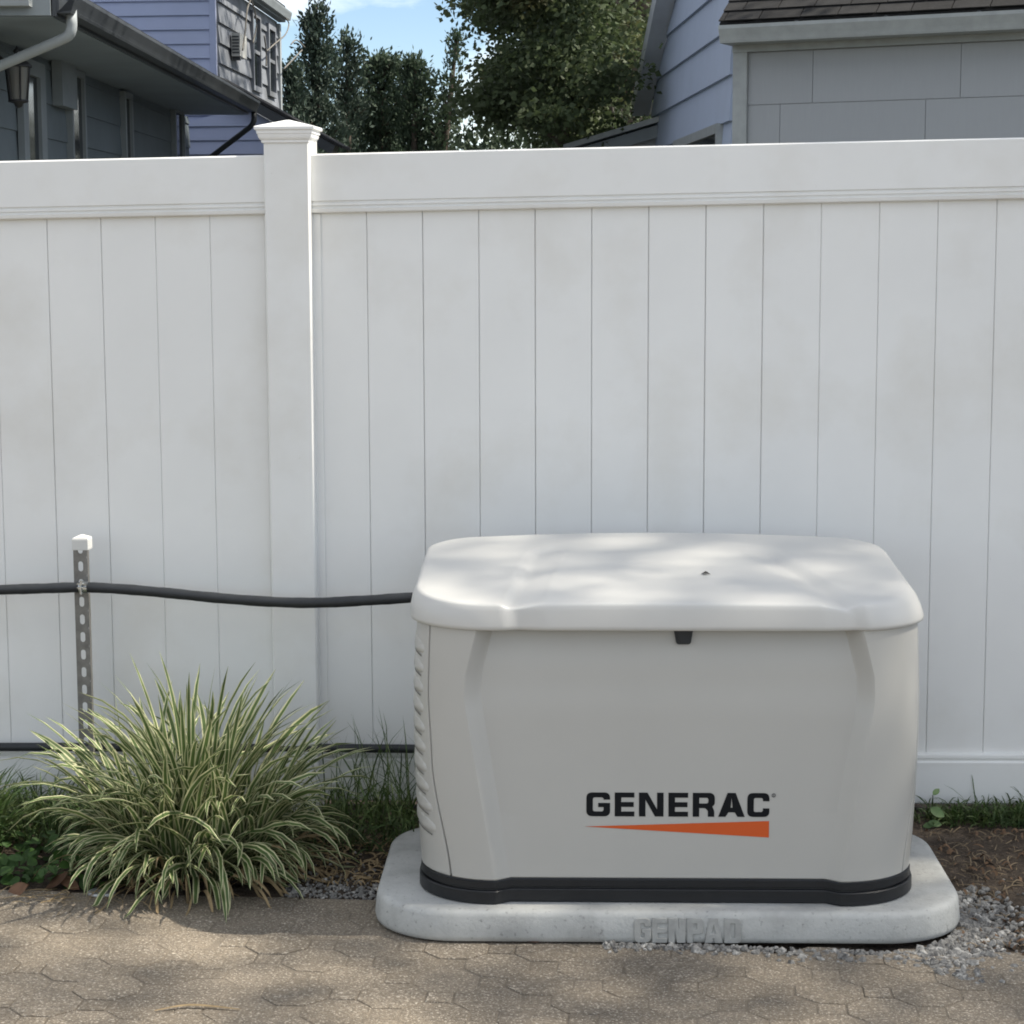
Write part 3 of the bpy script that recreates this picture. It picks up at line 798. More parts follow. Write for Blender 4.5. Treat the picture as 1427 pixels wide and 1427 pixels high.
# small dry fleck lying on the lid
p = Vector((0.397, -0.70, 0)); p.z = lid_z(p.x, p.y)
fl = MB(); fl.add([p + Vector(q) for q in ((-0.012, 0.002, 0.002), (-0.003, -0.004, 0.003), (0.006, -0.002, 0.002), (0.012, 0.001, 0.001), (0.004, 0.006, 0.006), (-0.004, 0.012, 0.004), (0, 0.001, 0.009))],
                  [(0, 1, 6), (1, 2, 6), (2, 3, 6), (3, 4, 6), (4, 5, 6), (5, 0, 6)])
fo = fl.build('leaf_fleck', 'bug'); tag(fo, 'tiny dark dried leaf fleck lying on the generator lid', 'leaf')

# ------------------------------------------------------------------ strut channel and conduits
SX, SY = -1.360, -0.100
strut = thing('strut_channel', 'slotted grey steel strut post with white cap beside the striped grass', 'post', (SX, SY, 0))
def lean(z): return 0.0
mb = MB(); hw = 0.0205; pitch = 0.0508; zt = 0.782; sw_, sh = 0.0072, 0.0145
nz = 16
for k in range(nz):
    z1 = zt + 0.012 - k * pitch; z0 = z1 - pitch; zc = (z0 + z1) / 2
    hole = []
    for (cz_, a0) in ((zc + sh - sw_, 0), (zc - sh + sw_, 180)):
        for q in range(7): t = R(a0 + 30 * q); hole.append((sw_ * math.cos(t), cz_ + sw_ * math.sin(t)))
    outer = []
    for hx, hz in hole:
        if abs(hz - zc) < sh - sw_ + 1e-6 and abs(hx) > sw_ * 0.98: outer.append((math.copysign(hw, hx), hz))
        else:
            t = (hz - zc) / sh; outer.append((max(-hw, min(hw, hx * 2.8)), z1 if hz > zc else z0))
    n = 14
    y0 = SY - hw
    mb.add([(SX + x, y0, z) for x, z in hole] + [(SX + x, y0, z) for x, z in outer] + [(SX + x, y0 + 0.0026, z) for x, z in hole],
           [(i, (i + 1) % n, n + (i + 1) % n, n + i)[::-1] for i in range(n)] + [(i, (i + 1) % n, 2 * n + (i + 1) % n, 2 * n + i) for i in range(n)])
    mb.add([(SX - hw, y0, z1), (SX + hw, y0, z1), (SX + hw * 0.99, y0, z1 - 0.0001), (SX - hw * 0.99, y0, z1 - 0.0001)], [(0, 1, 2, 3)])
zlo = zt + 0.012 - nz * pitch
for sgn in (-1, 1):
    xo = SX + sgn * hw
    mb.box(min(xo, xo - sgn * 0.0022), max(xo, xo - sgn * 0.0022), SY - hw + 0.0001, SY - 0.004, zlo, zt + 0.012)
mb.build('channel', 'galv', strut)
cp_ = square_loft(SX, SY, [(0.0222, zt - 0.018), (0.0226, zt - 0.016), (0.0226, zt + 0.011), (0.0212, zt + 0.016), (0.004, zt + 0.024)]).build('end_cap', 'whiteplastic', strut)
CONY = SY - hw - 0.0155
def pxpath(pts): return catmull([at_y(px, py, y) for px, py, y in pts], 8)
up_path = pxpath([(-1400, 842, CONY + 0.02), (-700, 836, CONY + 0.02), (-190, 828, CONY + 0.02), (-90, 826, CONY + 0.01), (0, 822, CONY), (60, 820, CONY), (117, 818.5, CONY), (170, 821, CONY), (235, 826.5, CONY), (300, 833, CONY - 0.01), (375, 838.5, CONY - 0.03), (440, 840, CONY - 0.06), (515, 836.5, CONY - 0.09),
                  (583, 832, -0.235), (640, 829, -0.25), (700, 850, -0.26)])
co = MB().tube(up_path, [0.0147 * (1 + 0.03 * math.sin(i * 0.9) + 0.02 * math.sin(i * 2.3)) for i in range(len(up_path))], 14).build('electrical_conduit', 'conduit', None, True)
tag(co, 'sagging black conduit held by the strut clamp, running into the generator', 'conduit')
lo_path = pxpath([(-1400, 1041, -0.037), (-700, 1041, -0.037), (-190, 1041, -0.037), (0, 1041, -0.037), (90, 1041, -0.037), (200, 1042, -0.037), (330, 1042.5, -0.038), (440, 1042.5, -0.038), (577, 1043.5, -0.038), (640, 1044, -0.038), (760, 1044, -0.038)])
co = MB().tube(lo_path, 0.0125, 14).build('gas_pipe', 'conduit', None, True)
tag(co, 'straight black pipe low along the fence, passing behind the striped grass', 'pipe')
pc = at_y(117, 818.5, CONY)
cl = MB()
for k in range(9):
    t0, t1 = R(-10 + 200 * k / 9), R(-10 + 200 * (k + 1) / 9)
    # strap wraps the conduit around its front (towards the camera)
    q = []
    for t in (t0, t1):
        for rr in (0.0152, 0.0172):
            q.append((rr, t))
    pts = []
    for xx in (-0.012, 0.012):
        for rr, t in ((0.0152, t0), (0.0172, t0), (0.0172, t1), (0.0152, t1)):
            pts.append((pc.x + xx, pc.y - math.sin(t) * rr, pc.z + math.cos(t) * rr))
    cl.add(pts, [(0, 1, 2, 3), (7, 6, 5, 4), (1, 5, 6, 2), (0, 3, 7, 4)])
clamp = cl.build('clamp', 'zinc', strut)
ear = MB().box(pc.x - 0.012, pc.x + 0.012, pc.y - 0.027, pc.y - 0.012, pc.z + 0.0125, pc.z + 0.0150).box(pc.x - 0.012, pc.x + 0.012, pc.y - 0.027, pc.y - 0.012, pc.z + 0.002, pc.z + 0.0045)
ear.tube([(pc.x - 0.003, pc.y - 0.021, pc.z - 0.017), (pc.x - 0.003, pc.y - 0.021, pc.z + 0.018)], 0.0032, 8)
ear.tube([(pc.x + 0.0, pc.y - 0.021, pc.z + 0.0151), (pc.x + 0.0, pc.y - 0.021, pc.z + 0.021)], 0.0065, 6)
e_ = ear.build('bolt', 'zinc'); e_.parent = clamp; e_.matrix_parent_inverse = Matrix.Identity(4)

# ------------------------------------------------------------------ plants
def blade(base, az, length, width, th0, curl, twist=0.0, seg=9, fold=0.18, side=0.0):
    """one arching strap leaf: returns vertices, faces, uvs"""
    p = Vector(base); th = th0; v = []; uv = []; ds = length / seg; a = az
    for i in range(seg + 1):
        t = i / seg
        w = width * (0.55 + 0.45 * min(1, t * 3)) * (1 if t < 0.62 else max(0.04, math.sqrt(max(0.0, 1 - ((t - 0.62) / 0.38) ** 1.7))))
        d = Vector((math.cos(a) * math.cos(th), math.sin(a) * math.cos(th), math.sin(th)))
        sd = Vector((-math.sin(a), math.cos(a), 0))
        nrm = sd.cross(d) * -1
        tw = twist * t
        sdt = sd * math.cos(tw) + nrm * math.sin(tw)
        v += [p - sdt * w / 2 + nrm * (w * fold), p.copy(), p + sdt * w / 2 + nrm * (w * fold)]
        uv += [(0, t), (0.5, t), (1, t)]
        p = p + d * ds; th -= curl * ds / length * (0.35 + 1.3 * t); a += side * ds / length
    f = []
    for i in range(seg):
        for k in range(2):
            f.append((3 * i + k, 3 * i + k + 1, 3 * i + 4 + k, 3 * i + 3 + k))
    return v, f, uv
bush_loc = Vector((-0.952, -0.515, -0.035))
bush = thing('striped_grass', 'mounded ornamental grass with cream and green striped leaves at the paver edge', 'plant', bush_loc)
leaves = []
crowns = [(0.0, 0.0, 0.0)] + [(R(a_), r_ * 0.85, 1.0) for a_, r_ in ((15, 0.15), (70, 0.11), (125, 0.12), (180, 0.16), (225, 0.14), (262, 0.13), (300, 0.15), (340, 0.16))]
for i in range(690):
    ca, cr_, edge_ = crowns[random.choices(range(9), [2.2, 1, .8, .8, 1, 1.1, 1.2, 1.1, 1])[0]]
    cpos = bush_loc + Vector((math.cos(ca) * cr_, math.sin(ca) * cr_ * 0.9, 0))
    az = random.uniform(0, 2 * math.pi)
    if edge_ and random.random() < 0.62: az = ca + random.gauss(0, 0.75)
    rad = 0.05 * math.sqrt(random.random())
    b = cpos + Vector((math.cos(az) * rad, math.sin(az) * rad, 0.0))
    q = random.random()
    if not edge_ and q < 0.75:
        th0 = R(random.uniform(62, 90)); L_ = random.uniform(0.36, 0.61); curl = random.uniform(0.3, 1.5)
    elif q < 0.45:
        th0 = R(random.uniform(60, 88)); L_ = random.uniform(0.34, 0.54); curl = random.uniform(0.7, 2.3)
    elif q < 0.8:
        th0 = R(random.uniform(45, 75)); L_ = random.uniform(0.24, 0.38); curl = random.uniform(1.6, 3.3)
    else:
        th0 = R(random.uniform(25, 60)); L_ = random.uniform(0.20, 0.34); curl = random.uniform(1.2, 2.8)
    w = random.uniform(0.0115, 0.0175)
    lf = blade(b, az + random.gauss(0, 0.5), L_, w, th0, curl, random.gauss(0, 0.6), 9, 0.16, random.gauss(0, 0.55))
    tip = lf[0][-2]
    lf = ([Vector((p.x, min(p.y, -0.06) if p.y > -0.06 else p.y, max(p.z, (PAVE_Z if p.y < -0.72 else -0.03) + 0.003 + 0.002 * (i % 5)))) for p in lf[0]], lf[1], lf[2])
    sc_ = -tip.y + 0.35 * tip.z + 0.2 * random.random()
    leaves.append((sc_, lf))
leaves.sort(key=lambda t: -t[0])
for sc_, (v, f, uv) in leaves[:292]:
    keep(mesh('leaf', v, f, 'striped', None, True, uv), bush)
rv, rf, ru = [], [], []
for sc_, (v, f, uv) in leaves[292:]:
    k = len(rv); rv += v; rf += [tuple(i + k for i in q) for q in f]; ru += uv
tag(keep(mesh('inner_leaves', rv, rf, 'striped', None, True, ru), bush), kind='stuff')
# withered leaves at its foot
wv, wf = [], []
for i in range(190):
    az = random.uniform(0, 2 * math.pi); rad = random.uniform(0.06, 0.24)
    b = bush_loc + Vector((math.cos(az) * rad, math.sin(az) * rad, 0.01))
    v, f, uv = blade(b, az + random.gauss(0, 0.5), random.uniform(0.12, 0.26), random.uniform(0.005, 0.010), R(random.uniform(5, 60)), random.uniform(1.0, 2.6), 0.8)
    k = len(wv); wv += [Vector((p.x, p.y, max(p.z, PAVE_Z + 0.002))) for p in v]; wf += [tuple(j + k for j in q) for q in f]
tag(keep(mesh('withered_leaves', wv, wf, 'straw', None, True), bush), kind='stuff')

def tuft(n, cx, cyy, rx, ry, hmin, hmax, wmin, wmax, th=(50, 88), curl=(0.3, 1.6), gz=None):
    V_, F_ = [], []
    for i in range(n):
        a = random.uniform(0, 6.283); rr = math.sqrt(random.random())
        x, y = cx + math.cos(a) * rx * rr, cyy + math.sin(a) * ry * rr
        z = (ground_z(x, y) if gz is None else gz) - 0.005
        v, f, uv = blade((x, y, z), random.uniform(0, 6.283), random.uniform(hmin, hmax), random.uniform(wmin, wmax), R(random.uniform(*th)), random.uniform(*curl), random.gauss(0, 0.6), 5, 0.12)
        v = [Vector((p.x, min(p.y, -0.024), max(p.z, -0.045))) for p in v]
        k = len(V_); V_ += v; F_ += [tuple(j + k for j in q) for q in f]
    return V_, F_
def join(parts):
    V_, F_ = [], []
    for v, f in parts:
        k = len(V_); V_ += v; F_ += [tuple(j + k for j in q) for q in f]
    return V_, F_
# green clump cut by the left edge of the view
v, f = tuft(300, -1.60, -0.46, 0.10, 0.09, 0.18, 0.34, 0.004, 0.008, (45, 85), (0.6, 2.2))
cl_ = thing('grass_clump', 'plain dark green grass clump left of the striped grass', 'plant', (-1.60, -0.46, -0.03))
tag(keep(mesh('blades', v, f, 'grass', None, True), cl_), kind='stuff')
# thin dark grass between striped grass and generator
v, f = tuft(120, -0.50, -0.16, 0.18, 0.09, 0.14, 0.36, 0.002, 0.0045, (52, 86), (0.2, 1.3))
cl_ = thing('grass_clump', 'thin wispy dark grass between the striped grass and the generator', 'plant', (-0.50, -0.16, 0))
tag(keep(mesh('blades', v, f, 'grass', None, True), cl_), kind='stuff')
# low lawn grass along the fence foot, both sides
parts = [tuft(1300, -2.55, -0.22, 0.65, 0.17, 0.06, 0.15, 0.003, 0.006, (30, 85), (0.6, 2.4)), tuft(900, 2.35, -0.10, 0.55, 0.075, 0.035, 0.095, 0.003, 0.0055, (25, 80), (0.8, 2.6)),
         tuft(1500, -1.45, -0.22, 0.50, 0.17, 0.06, 0.17, 0.003, 0.006, (30, 85), (0.6, 2.4)),
         tuft(700, -0.55, -0.22, 0.32, 0.17, 0.05, 0.16, 0.003, 0.006, (30, 85), (0.6, 2.4)),
         tuft(1700, 1.42, -0.10, 0.45, 0.075, 0.035, 0.095, 0.003, 0.0055, (25, 80), (0.8, 2.6)),
         tuft(36, 1.42, -0.09, 0.28, 0.06, 0.10, 0.19, 0.002, 0.0035, (45, 80), (0.6, 2.0))]
v, f = join(parts)
tag(mesh('grass', v, f, 'grass', None, True), 'low green grass growing along the foot of the fence', 'grass', kind='stuff')
# broad-leaved ground weeds at the front left
def leaf_disc(c, nrm, length, width, az, cupd=0.1):
    nrm = Vector(nrm).normalized(); t = Vector((math.cos(az), math.sin(az), 0)); t = (t - nrm * t.dot(nrm)).normalized(); s = nrm.cross(t)
    c = Vector(c); v = []; prof = [(0, 0), (0.12, 0.55), (0.32, 0.95), (0.52, 1.0), (0.75, 0.72), (0.9, 0.35), (1, 0)]
    for q, w in prof:
        m_ = c + t * (q * length) - nrm * (cupd * length * q * q)
        v += [m_ + s * (w * width / 2) + nrm * (0.12 * width * w), m_, m_ - s * (w * width / 2) + nrm * (0.12 * width * w)]
    f = []
    for i in range(len(prof) - 1):
        for k in range(2): f.append((3 * i + k, 3 * i + 3 + k, 3 * i + 4 + k, 3 * i + 1 + k))
    return v, f
wv, wf = [], []
for i in range(300):
    x = -1.72 + 0.62 * random.random(); y = -0.70 + 0.30 * random.random() ** 1.3
    z = ground_z(x, y) + random.uniform(0.01, 0.075)
    v, f = leaf_disc((x, y, z), (random.gauss(0, 0.45), random.gauss(-0.35, 0.4), 1), random.uniform(0.022, 0.052), random.uniform(0.014, 0.032), random.uniform(0, 6.28))
    k = len(wv); wv += v; wf += [tuple(j + k for j in q) for q in f]
tag(mesh('ground_cover', wv, wf, 'weed', None, True), 'low broad-leaved green weeds at the paver edge, lower left', 'weeds', kind='stuff')
bw = thing('broadleaf_weed', 'small pale green broad-leaved weed beside the right side of the pad', 'plant', (1.03, -0.16, 0.0))
for (px, py, L_, W_, az, n_) in ((1296, 1126, 0.046, 0.028, -0.75, (0.1, -0.8, 0.5)), (1293, 1146, 0.040, 0.02, -0.2, (0.1, -0.9, 0.5)), (1286, 1152, 0.034, 0.018, 0.3, (-0.2, -0.8, 0.6)), (1300, 1108, 0.03, 0.016, 1.1, (0.1, -0.7, 0.6))):
    p = at_y(px, py, -0.16); v, f = leaf_disc(p, n_, L_, W_, az)
    keep(mesh('leaf', v, f, 'paleweed', None, True), bw)
    keep(MB().tube([(1.03, -0.15, 0.0), (Vector((1.03, -0.15, 0)) + p) / 2 + Vector((0, 0.01, 0.012)), p], 0.0014, 5).build('stem', 'grass'), bw)

# dead leaves
def dead_leaf(px, py, z, size, az, label, tiltv=0.5):
    p = at_z(px, py, z); v, f = leaf_disc((0, 0, 0), (random.gauss(0, tiltv), random.gauss(-0.3, tiltv), 1), size, size * 0.6, az, random.uniform(-0.5, 0.6))
    v = [Vector((q.x + random.gauss(0, size * 0.03), q.y + random.gauss(0, size * 0.03), q.z)) for q in v]
    mz = min(q.z for q in v)
    o = mesh('dead_leaf', [q - Vector((0, 0, mz)) for q in v], f, 'dead', None, True); o.location = (p.x, p.y, z)
    tag(o, label, 'leaf', 'dead leaves on the ground')
for px, py, z, s, az, lab in ((10, 1247, -0.045, 0.07, 0.1, 'brown dead leaf at the far left end of the paver edge'), (62, 1240, -0.045, 0.075, 0.5, 'large curled brown dead leaf among the weeds, lower left'),
                              (88, 1234, -0.04, 0.06, 1.8, 'upright brown dead leaf in the middle of the leaf pile, lower left'), (108, 1240, -0.045, 0.055, 2.6, 'reddish dead leaf right of the leaf pile beside the metal disc'),
                              (178, 1243, -0.045, 0.07, 0.4, 'brown dead leaf under the striped grass, right of the metal disc'), (196, 1236, -0.04, 0.06, 1.2, 'brown dead leaf tucked deepest under the striped grass front'),
                              (560, 1143, -0.02, 0.06, 0.3, 'reddish dead leaf in the grass beside the left rear of the pad'), (735, 1313, PAVE_Z + 0.004, 0.035, 0.2, 'small dark red leaf at the foot of the pad front'),
                              (1395, 1122, 0.02, 0.07, 0.2, 'brown dead leaf in the grass under the fence, far right'), (1412, 1295, -0.045, 0.05, 2.2, 'tan dead leaf on the soil beside the gravel, far right')):
    dead_leaf(px, py, z, s, az, lab)
p = at_z(142, 1246, PAVE_Z)
md = MB(); md.add([(p.x + math.cos(6.283 * k / 20) * r_, p.y + math.sin(6.283 * k / 20) * r_ * 0.85, PAVE_Z + z) for r_, z in ((0.036, 0.001), (0.037, 0.007), (0.033, 0.0095), (0.0, 0.010)) for k in range(20)],
                  [(l * 20 + k, l * 20 + (k + 1) % 20, (l + 1) * 20 + (k + 1) % 20, (l + 1) * 20 + k) for l in range(3) for k in range(20)])
tag(md.build('metal_disc', 'metal_disc', None, True), 'small flat grey metal disc at the paver edge beneath the striped grass', 'disc')
# one dry blade on the pavers, wisps of straw at left
p0, p1 = at_z(215, 1411, PAVE_Z), at_z(335, 1409, PAVE_Z)
pts = catmull([Vector((p0.x, p0.y, PAVE_Z + 0.004)), Vector((p0.x * 0.6 + p1.x * 0.4, p0.y + 0.03, PAVE_Z + 0.008)), Vector((p1.x, p1.y, PAVE_Z + 0.004))], 8)
v = []; f = []
for i, q in enumerate(pts):
    w = 0.0045 * math.sin(math.pi * (0.05 + 0.9 * i / (len(pts) - 1)))
    v += [q + Vector((0, w, 0.001)), q + Vector((0, -w, 0))]
    if i: f.append((2 * i - 2, 2 * i - 1, 2 * i + 1, 2 * i))
tag(mesh('dry_grass_blade', v, f, 'straw', None, True), 'single dry yellow grass blade lying on the pavers, bottom left', 'grass blade')
def straws(name, n, region, label, matn, lmin=0.05, lmax=0.14, w=0.0016, zoff=0.006):
    V_, F_ = [], []
    for i in range(n):
        x, y = region(); z = max(ground_z(x, y), PAVE_Z if y < paver_edge(x) else -1) + zoff
        a = random.uniform(0, 6.28); L_ = random.uniform(lmin, lmax); c = random.gauss(0, 0.8); b = Vector((x, y, z)); k = len(V_); ww = w * random.uniform(0.6, 1.5)
        zr_ = random.uniform(0, 0.012)
        for s in range(5):
            t = s / 4; sd = Vector((-math.sin(a), math.cos(a), 0.5)) * ww
            bb = b + Vector((0, 0, zr_ * math.sin(math.pi * t)))
            V_ += [bb + sd, bb - sd]
            b = b + Vector((math.cos(a), math.sin(a), 0)) * (L_ / 4); a += c / 4
        F_ += [(k + 2 * s, k + 2 * s + 1, k + 2 * s + 3, k + 2 * s + 2) for s in range(4)]
    tag(mesh(name, V_, F_, matn, None, False), label, 'straw', kind='stuff')
straws('straw', 40, lambda: (random.gauss(-1.30, 0.10), random.gauss(-0.765, 0.03)), 'pale dry straw wisps on the pavers, lower left', 'straw', 0.05, 0.13, 0.0009, 0.004)
straws('mulch', 1000, lambda: (random.uniform(0.98, 1.9), random.uniform(-0.95, -0.18)), 'dry brown grass and twig litter on the soil right of the pad', 'litter', 0.02, 0.07, 0.0010)
straws('mulch', 420, lambda: (random.uniform(-0.72, -0.38), random.uniform(-0.60, -0.28)), 'dry chopped straw litter on the soil left of the pad', 'straw', 0.02, 0.06, 0.0018)
straws('bark_litter', 500, lambda: (random.uniform(0.98, 1.9), random.uniform(-1.0, -0.2)), 'dark brown bark litter on the soil right of the pad', 'bark_bits', 0.012, 0.035, 0.0026)

# gravel: countless small stones
ICO_V = []
phi = (1 + 5 ** 0.5) / 2
for a, b in ((-1, phi), (1, phi), (-1, -phi), (1, -phi)): ICO_V.append((a, b, 0))
for a, b in ((-1, phi), (1, phi), (-1, -phi), (1, -phi)): ICO_V.append((0, a, b))
for a, b in ((phi, -1), (phi, 1), (-phi, -1), (-phi, 1)): ICO_V.append((a, 0, b))
ICO_V = np.array(ICO_V) / math.sqrt(1 + phi * phi)
ICO_F = np.array([(0, 11, 5), (0, 5, 1), (0, 1, 7), (0, 7, 10), (0, 10, 11), (1, 5, 9), (5, 11, 4), (11, 10, 2), (10, 7, 6), (7, 1, 8), (3, 9, 4), (3, 4, 2), (3, 2, 6), (3, 6, 8), (3, 8, 9), (4, 9, 5), (2, 4, 11), (6, 2, 10), (8, 6, 7), (9, 8, 1)])
def on_pad(x, y):
    dx = max(0, abs(x - GX) - 0.505); dy = max(0, abs(y - GY) - 0.19)
    return math.hypot(dx, dy) < 0.195
GVs, GFs = [], []
def stones(n, region, s0, s1):
    made = 0
    while made < n:
        x, y = region()
        if on_pad(x, y): made += 1; continue
        s = random.uniform(s0, s1) * (1.0 if random.random() < 0.8 else 1.4)
        rot = np.array(Matrix.Rotation(random.uniform(0, 6.28), 3, Vector((random.gauss(0, 1), random.gauss(0, 1), random.gauss(0, 1))).normalized()))
        q = (ICO_V * RNG.uniform(0.72, 1.15, (12, 1))) * np.array([s, s * random.uniform(0.6, 0.95), s * random.uniform(0.45, 0.8)])
        q = q @ rot.T
        z = max(ground_z(x, y), PAVE_Z - 0.006 if y < paver_edge(x) - 0.0 else -1) + s * 0.25 + random.uniform(0, 0.006)
        GFs.append(ICO_F + 12 * len(GVs)); GVs.append(q + np.array([x, y, z])); made += 1
def reg_right():
    # broad patch right of the pad, thinning outwards
    a = random.uniform(-1.2, 0.75); r_ = 0.20 + abs(random.gauss(0, 0.085))
    return (0.807 + math.cos(a) * r_, -0.795 + math.sin(a) * r_ * 1.05)
stones(1900, reg_right, 0.004, 0.012)
stones(620, lambda: (random.uniform(0.16, 1.05), -1.005 - abs(random.gauss(0, 0.022)) * sstep(0.05, 0.8, random.uniform(0, 1.2))), 0.0045, 0.0115)
stones(130, lambda: (0.55 + 0.5 * random.random() ** 0.7, -1.03 - abs(random.gauss(0, 0.03))), 0.005, 0.012)
stones(600, lambda: (random.uniform(-0.68, -0.36), -0.70 + abs(random.gauss(0, 0.10))), 0.003, 0.007)
stones(200, lambda: (random.uniform(1.0, 1.6), random.uniform(-1.05, -0.55)), 0.003, 0.008)
gv_ = np.concatenate(GVs); gf_ = np.concatenate(GFs)
gme = bpy.data.meshes.new('gravel'); gme.from_pydata(gv_.tolist(), [], gf_.tolist()); gme.update()
tag(link('gravel', gme, 'gravel'), 'loose grey gravel around the right and front of the pad', 'gravel', kind='stuff')

# ------------------------------------------------------------------ houses
def wall_frame(a, b):
    a = Vector((a[0], a[1], 0)); b = Vector((b[0], b[1], 0)); t = (b - a).normalized(); n = Vector((t.y, -t.x, 0))
    if n.dot(CAM - a) < 0: n = -n
    return a, t, n, (b - a).length
def span(poly, z):
    """s extent of polygon [(s, z)] at height z"""
    hits = []
    for i in range(len(poly)):
        (s0, z0), (s1, z1) = poly[i], poly[(i + 1) % len(poly)]
        if (z0 - z) * (z1 - z) < 0: hits.append(s0 + (s1 - s0) * (z - z0) / (z1 - z0))
    return (min(hits), max(hits)) if len(hits) >= 2 else None
def wall(house, a, b, poly, thick, material, name='wall'):
    A, t, n, L = wall_frame(a, b)
    mb = MB(); mb.extrude([A + t * s + Vector((0, 0, z)) for s, z in poly], -n * thick)
    return mb.build(name, material, house), A, t, n
def laps(wl, house, A, t, n, poly, pitch, z_first, material, proud=0.022, top=0.004, zmin=None):
    zmax = max(p[1] for p in poly); z = z_first
    while z < zmax - 0.01:
        z1 = min(z + pitch, zmax - 0.003)
        s0, s1 = span(poly, z + 0.003), span(poly, z1 - 0.003)
        if s0 and not s1: s1 = ((s0[0] + s0[1]) / 2 - 0.02, (s0[0] + s0[1]) / 2 + 0.02)
        if s0 and s1:
            c = [(s0[0], z, 0.001), (s0[1], z, 0.001), (s0[1], z, proud), (s0[0], z, proud), (s1[0], z1, 0.001), (s1[1], z1, 0.001), (s1[1], z1, top), (s1[0], z1, top)]
            mb = MB().hexa([A + t * s + n * d + Vector((0, 0, zz)) for s, zz, d in c])
            o = mb.build('siding_board', material, house)
            o.parent = wl
        z += pitch
def on_wall(A, t, px, py):
    p = at_wall(px, py, (A.x, A.y), (A.x + t.x, A.y + t.y)); return (p - A).dot(t), p.z
def wall_box(house, name, A, t, n, s0, s1, z0, z1, d0, d1, material, parent=None):
    mb = MB().hexa([A + t * s + n * d + Vector((0, 0, z)) for s, z, d in ((s0, z0, d0), (s1, z0, d0), (s1, z0, d1), (s0, z0, d1), (s0, z1, d0), (s1, z1, d0), (s1, z1, d1), (s0, z1, d1))])
    o = mb.build(name, material, house)
    if parent is not None: o.parent = parent
    return o
def window(house, A, t, n, s0, s1, z0, z1, frame_mat='trim', rail_=True, fw=0.06):
    w = wall_box(house, 'window', A, t, n, s0, s1, z0, z1, 0.004, 0.03, 'glass')
    for q in ((s0 - fw, s0, z0 - fw, z1 + fw), (s1, s1 + fw, z0 - fw, z1 + fw), (s0, s1, z1, z1 + fw), (s0, s1, z0 - fw, z0)):
        wall_box(house, 'frame', A, t, n, *q, 0.004, 0.055, frame_mat, w)
    if rail_: wall_box(house, 'sash_bar', A, t, n, s0, s1, (z0 + z1) / 2 - 0.02, (z0 + z1) / 2 + 0.02, 0.031, 0.045, frame_mat, w)
    return w
def shingles(house, roof, P0, P1, up_dir, n_rows, expo, width, nrm, row0=0, material='shingle'):
    """rows of separate shingle tabs from the eave line P0-P1 up the slope"""
    d = (P1 - P0); L = d.length; t = d.normalized()
    for r in range(n_rows):
        s = -random.random() * width
        while s < L:
            w = width * random.uniform(0.85, 1.15); s0, s1 = max(0, s + 0.004), min(L, s + w - 0.004)
            if s1 - s0 > 0.03:
                b = P0 + up_dir * (expo * r); lift = random.uniform(0.0, 0.003)
                mb = MB().hexa([b + t * s0 + nrm * (0.018 + lift), b + t * s1 + nrm * (0.018 + lift), b + t * s1 + up_dir * (expo * 1.05) + nrm * 0.012, b + t * s0 + up_dir * (expo * 1.05) + nrm * 0.012,
                                b + t * s0 + nrm * (0.026 + lift), b + t * s1 + nrm * (0.026 + lift), b + t * s1 + up_dir * (expo * 1.05) + nrm * 0.015, b + t * s0 + up_dir * (expo * 1.05) + nrm * 0.015])
                o = mb.build('shingle', material, house); o.parent = roof
            s += w

# --- left house: low hipped bungalow with a deep eave
ZE = 2.90
E1, E2 = at_z(84, 27, ZE), at_z(345, 160, ZE)
et = (E2 - E1).normalized(); en = Vector((et.y, -et.x, 0))          # towards the right
if en.x < 0: en = -en
E1 = E1 - et * 0.15; E2 = E2.copy()
OVER = 0.66
Wa = at_z(262, 163, ZE); OVER = (E2 - Wa).dot(en)
lh = thing('bungalow', 'dark shaded bungalow with deep eave and gutter beyond the fence, upper left', 'house', (E1.x - 4, (E1.y + E2.y) / 2, 0))
W2 = Vector((Wa.x, Wa.y, 0)); W1 = W2 - et * ((W2 - E1).dot(et) - 0.45)
Wz = ZE + 0.0
poly = [(0, -0.2), ((W2 - W1).length, -0.2), ((W2 - W1).length, Wz), (0, Wz)]
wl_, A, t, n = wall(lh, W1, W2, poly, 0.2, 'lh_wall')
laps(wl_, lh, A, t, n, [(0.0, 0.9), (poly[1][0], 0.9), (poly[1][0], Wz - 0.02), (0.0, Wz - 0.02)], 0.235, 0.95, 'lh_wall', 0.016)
# front and back walls of the bungalow
for P in (W1, W2 - et * 0.2):
    mb = MB().hexa([P, P - en * 8, P - en * 8 + et * 0.2, P + et * 0.2] + [q + Vector((0, 0, Wz)) for q in (P, P - en * 8, P - en * 8 + et * 0.2, P + et * 0.2)])
    for i in range(len(mb.v)): mb.v[i] = (mb.v[i][0] - en.x * 0.21, mb.v[i][1] - en.y * 0.21, mb.v[i][2] - (0.2 if mb.v[i][2] < 0.1 else 0.0))
    mb.build('wall', 'lh_wall', lh)
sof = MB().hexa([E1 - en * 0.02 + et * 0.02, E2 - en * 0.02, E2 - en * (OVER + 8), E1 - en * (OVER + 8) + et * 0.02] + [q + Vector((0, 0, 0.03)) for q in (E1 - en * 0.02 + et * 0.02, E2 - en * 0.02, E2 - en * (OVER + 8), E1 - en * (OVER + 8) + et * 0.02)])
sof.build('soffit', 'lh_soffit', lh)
Z1 = Vector((0, 0, 1))
MB().bar(E1 + Z1 * 0.075, E2 + Z1 * 0.075, 0.025, 0.145).build('fascia', 'lh_gutter', lh)
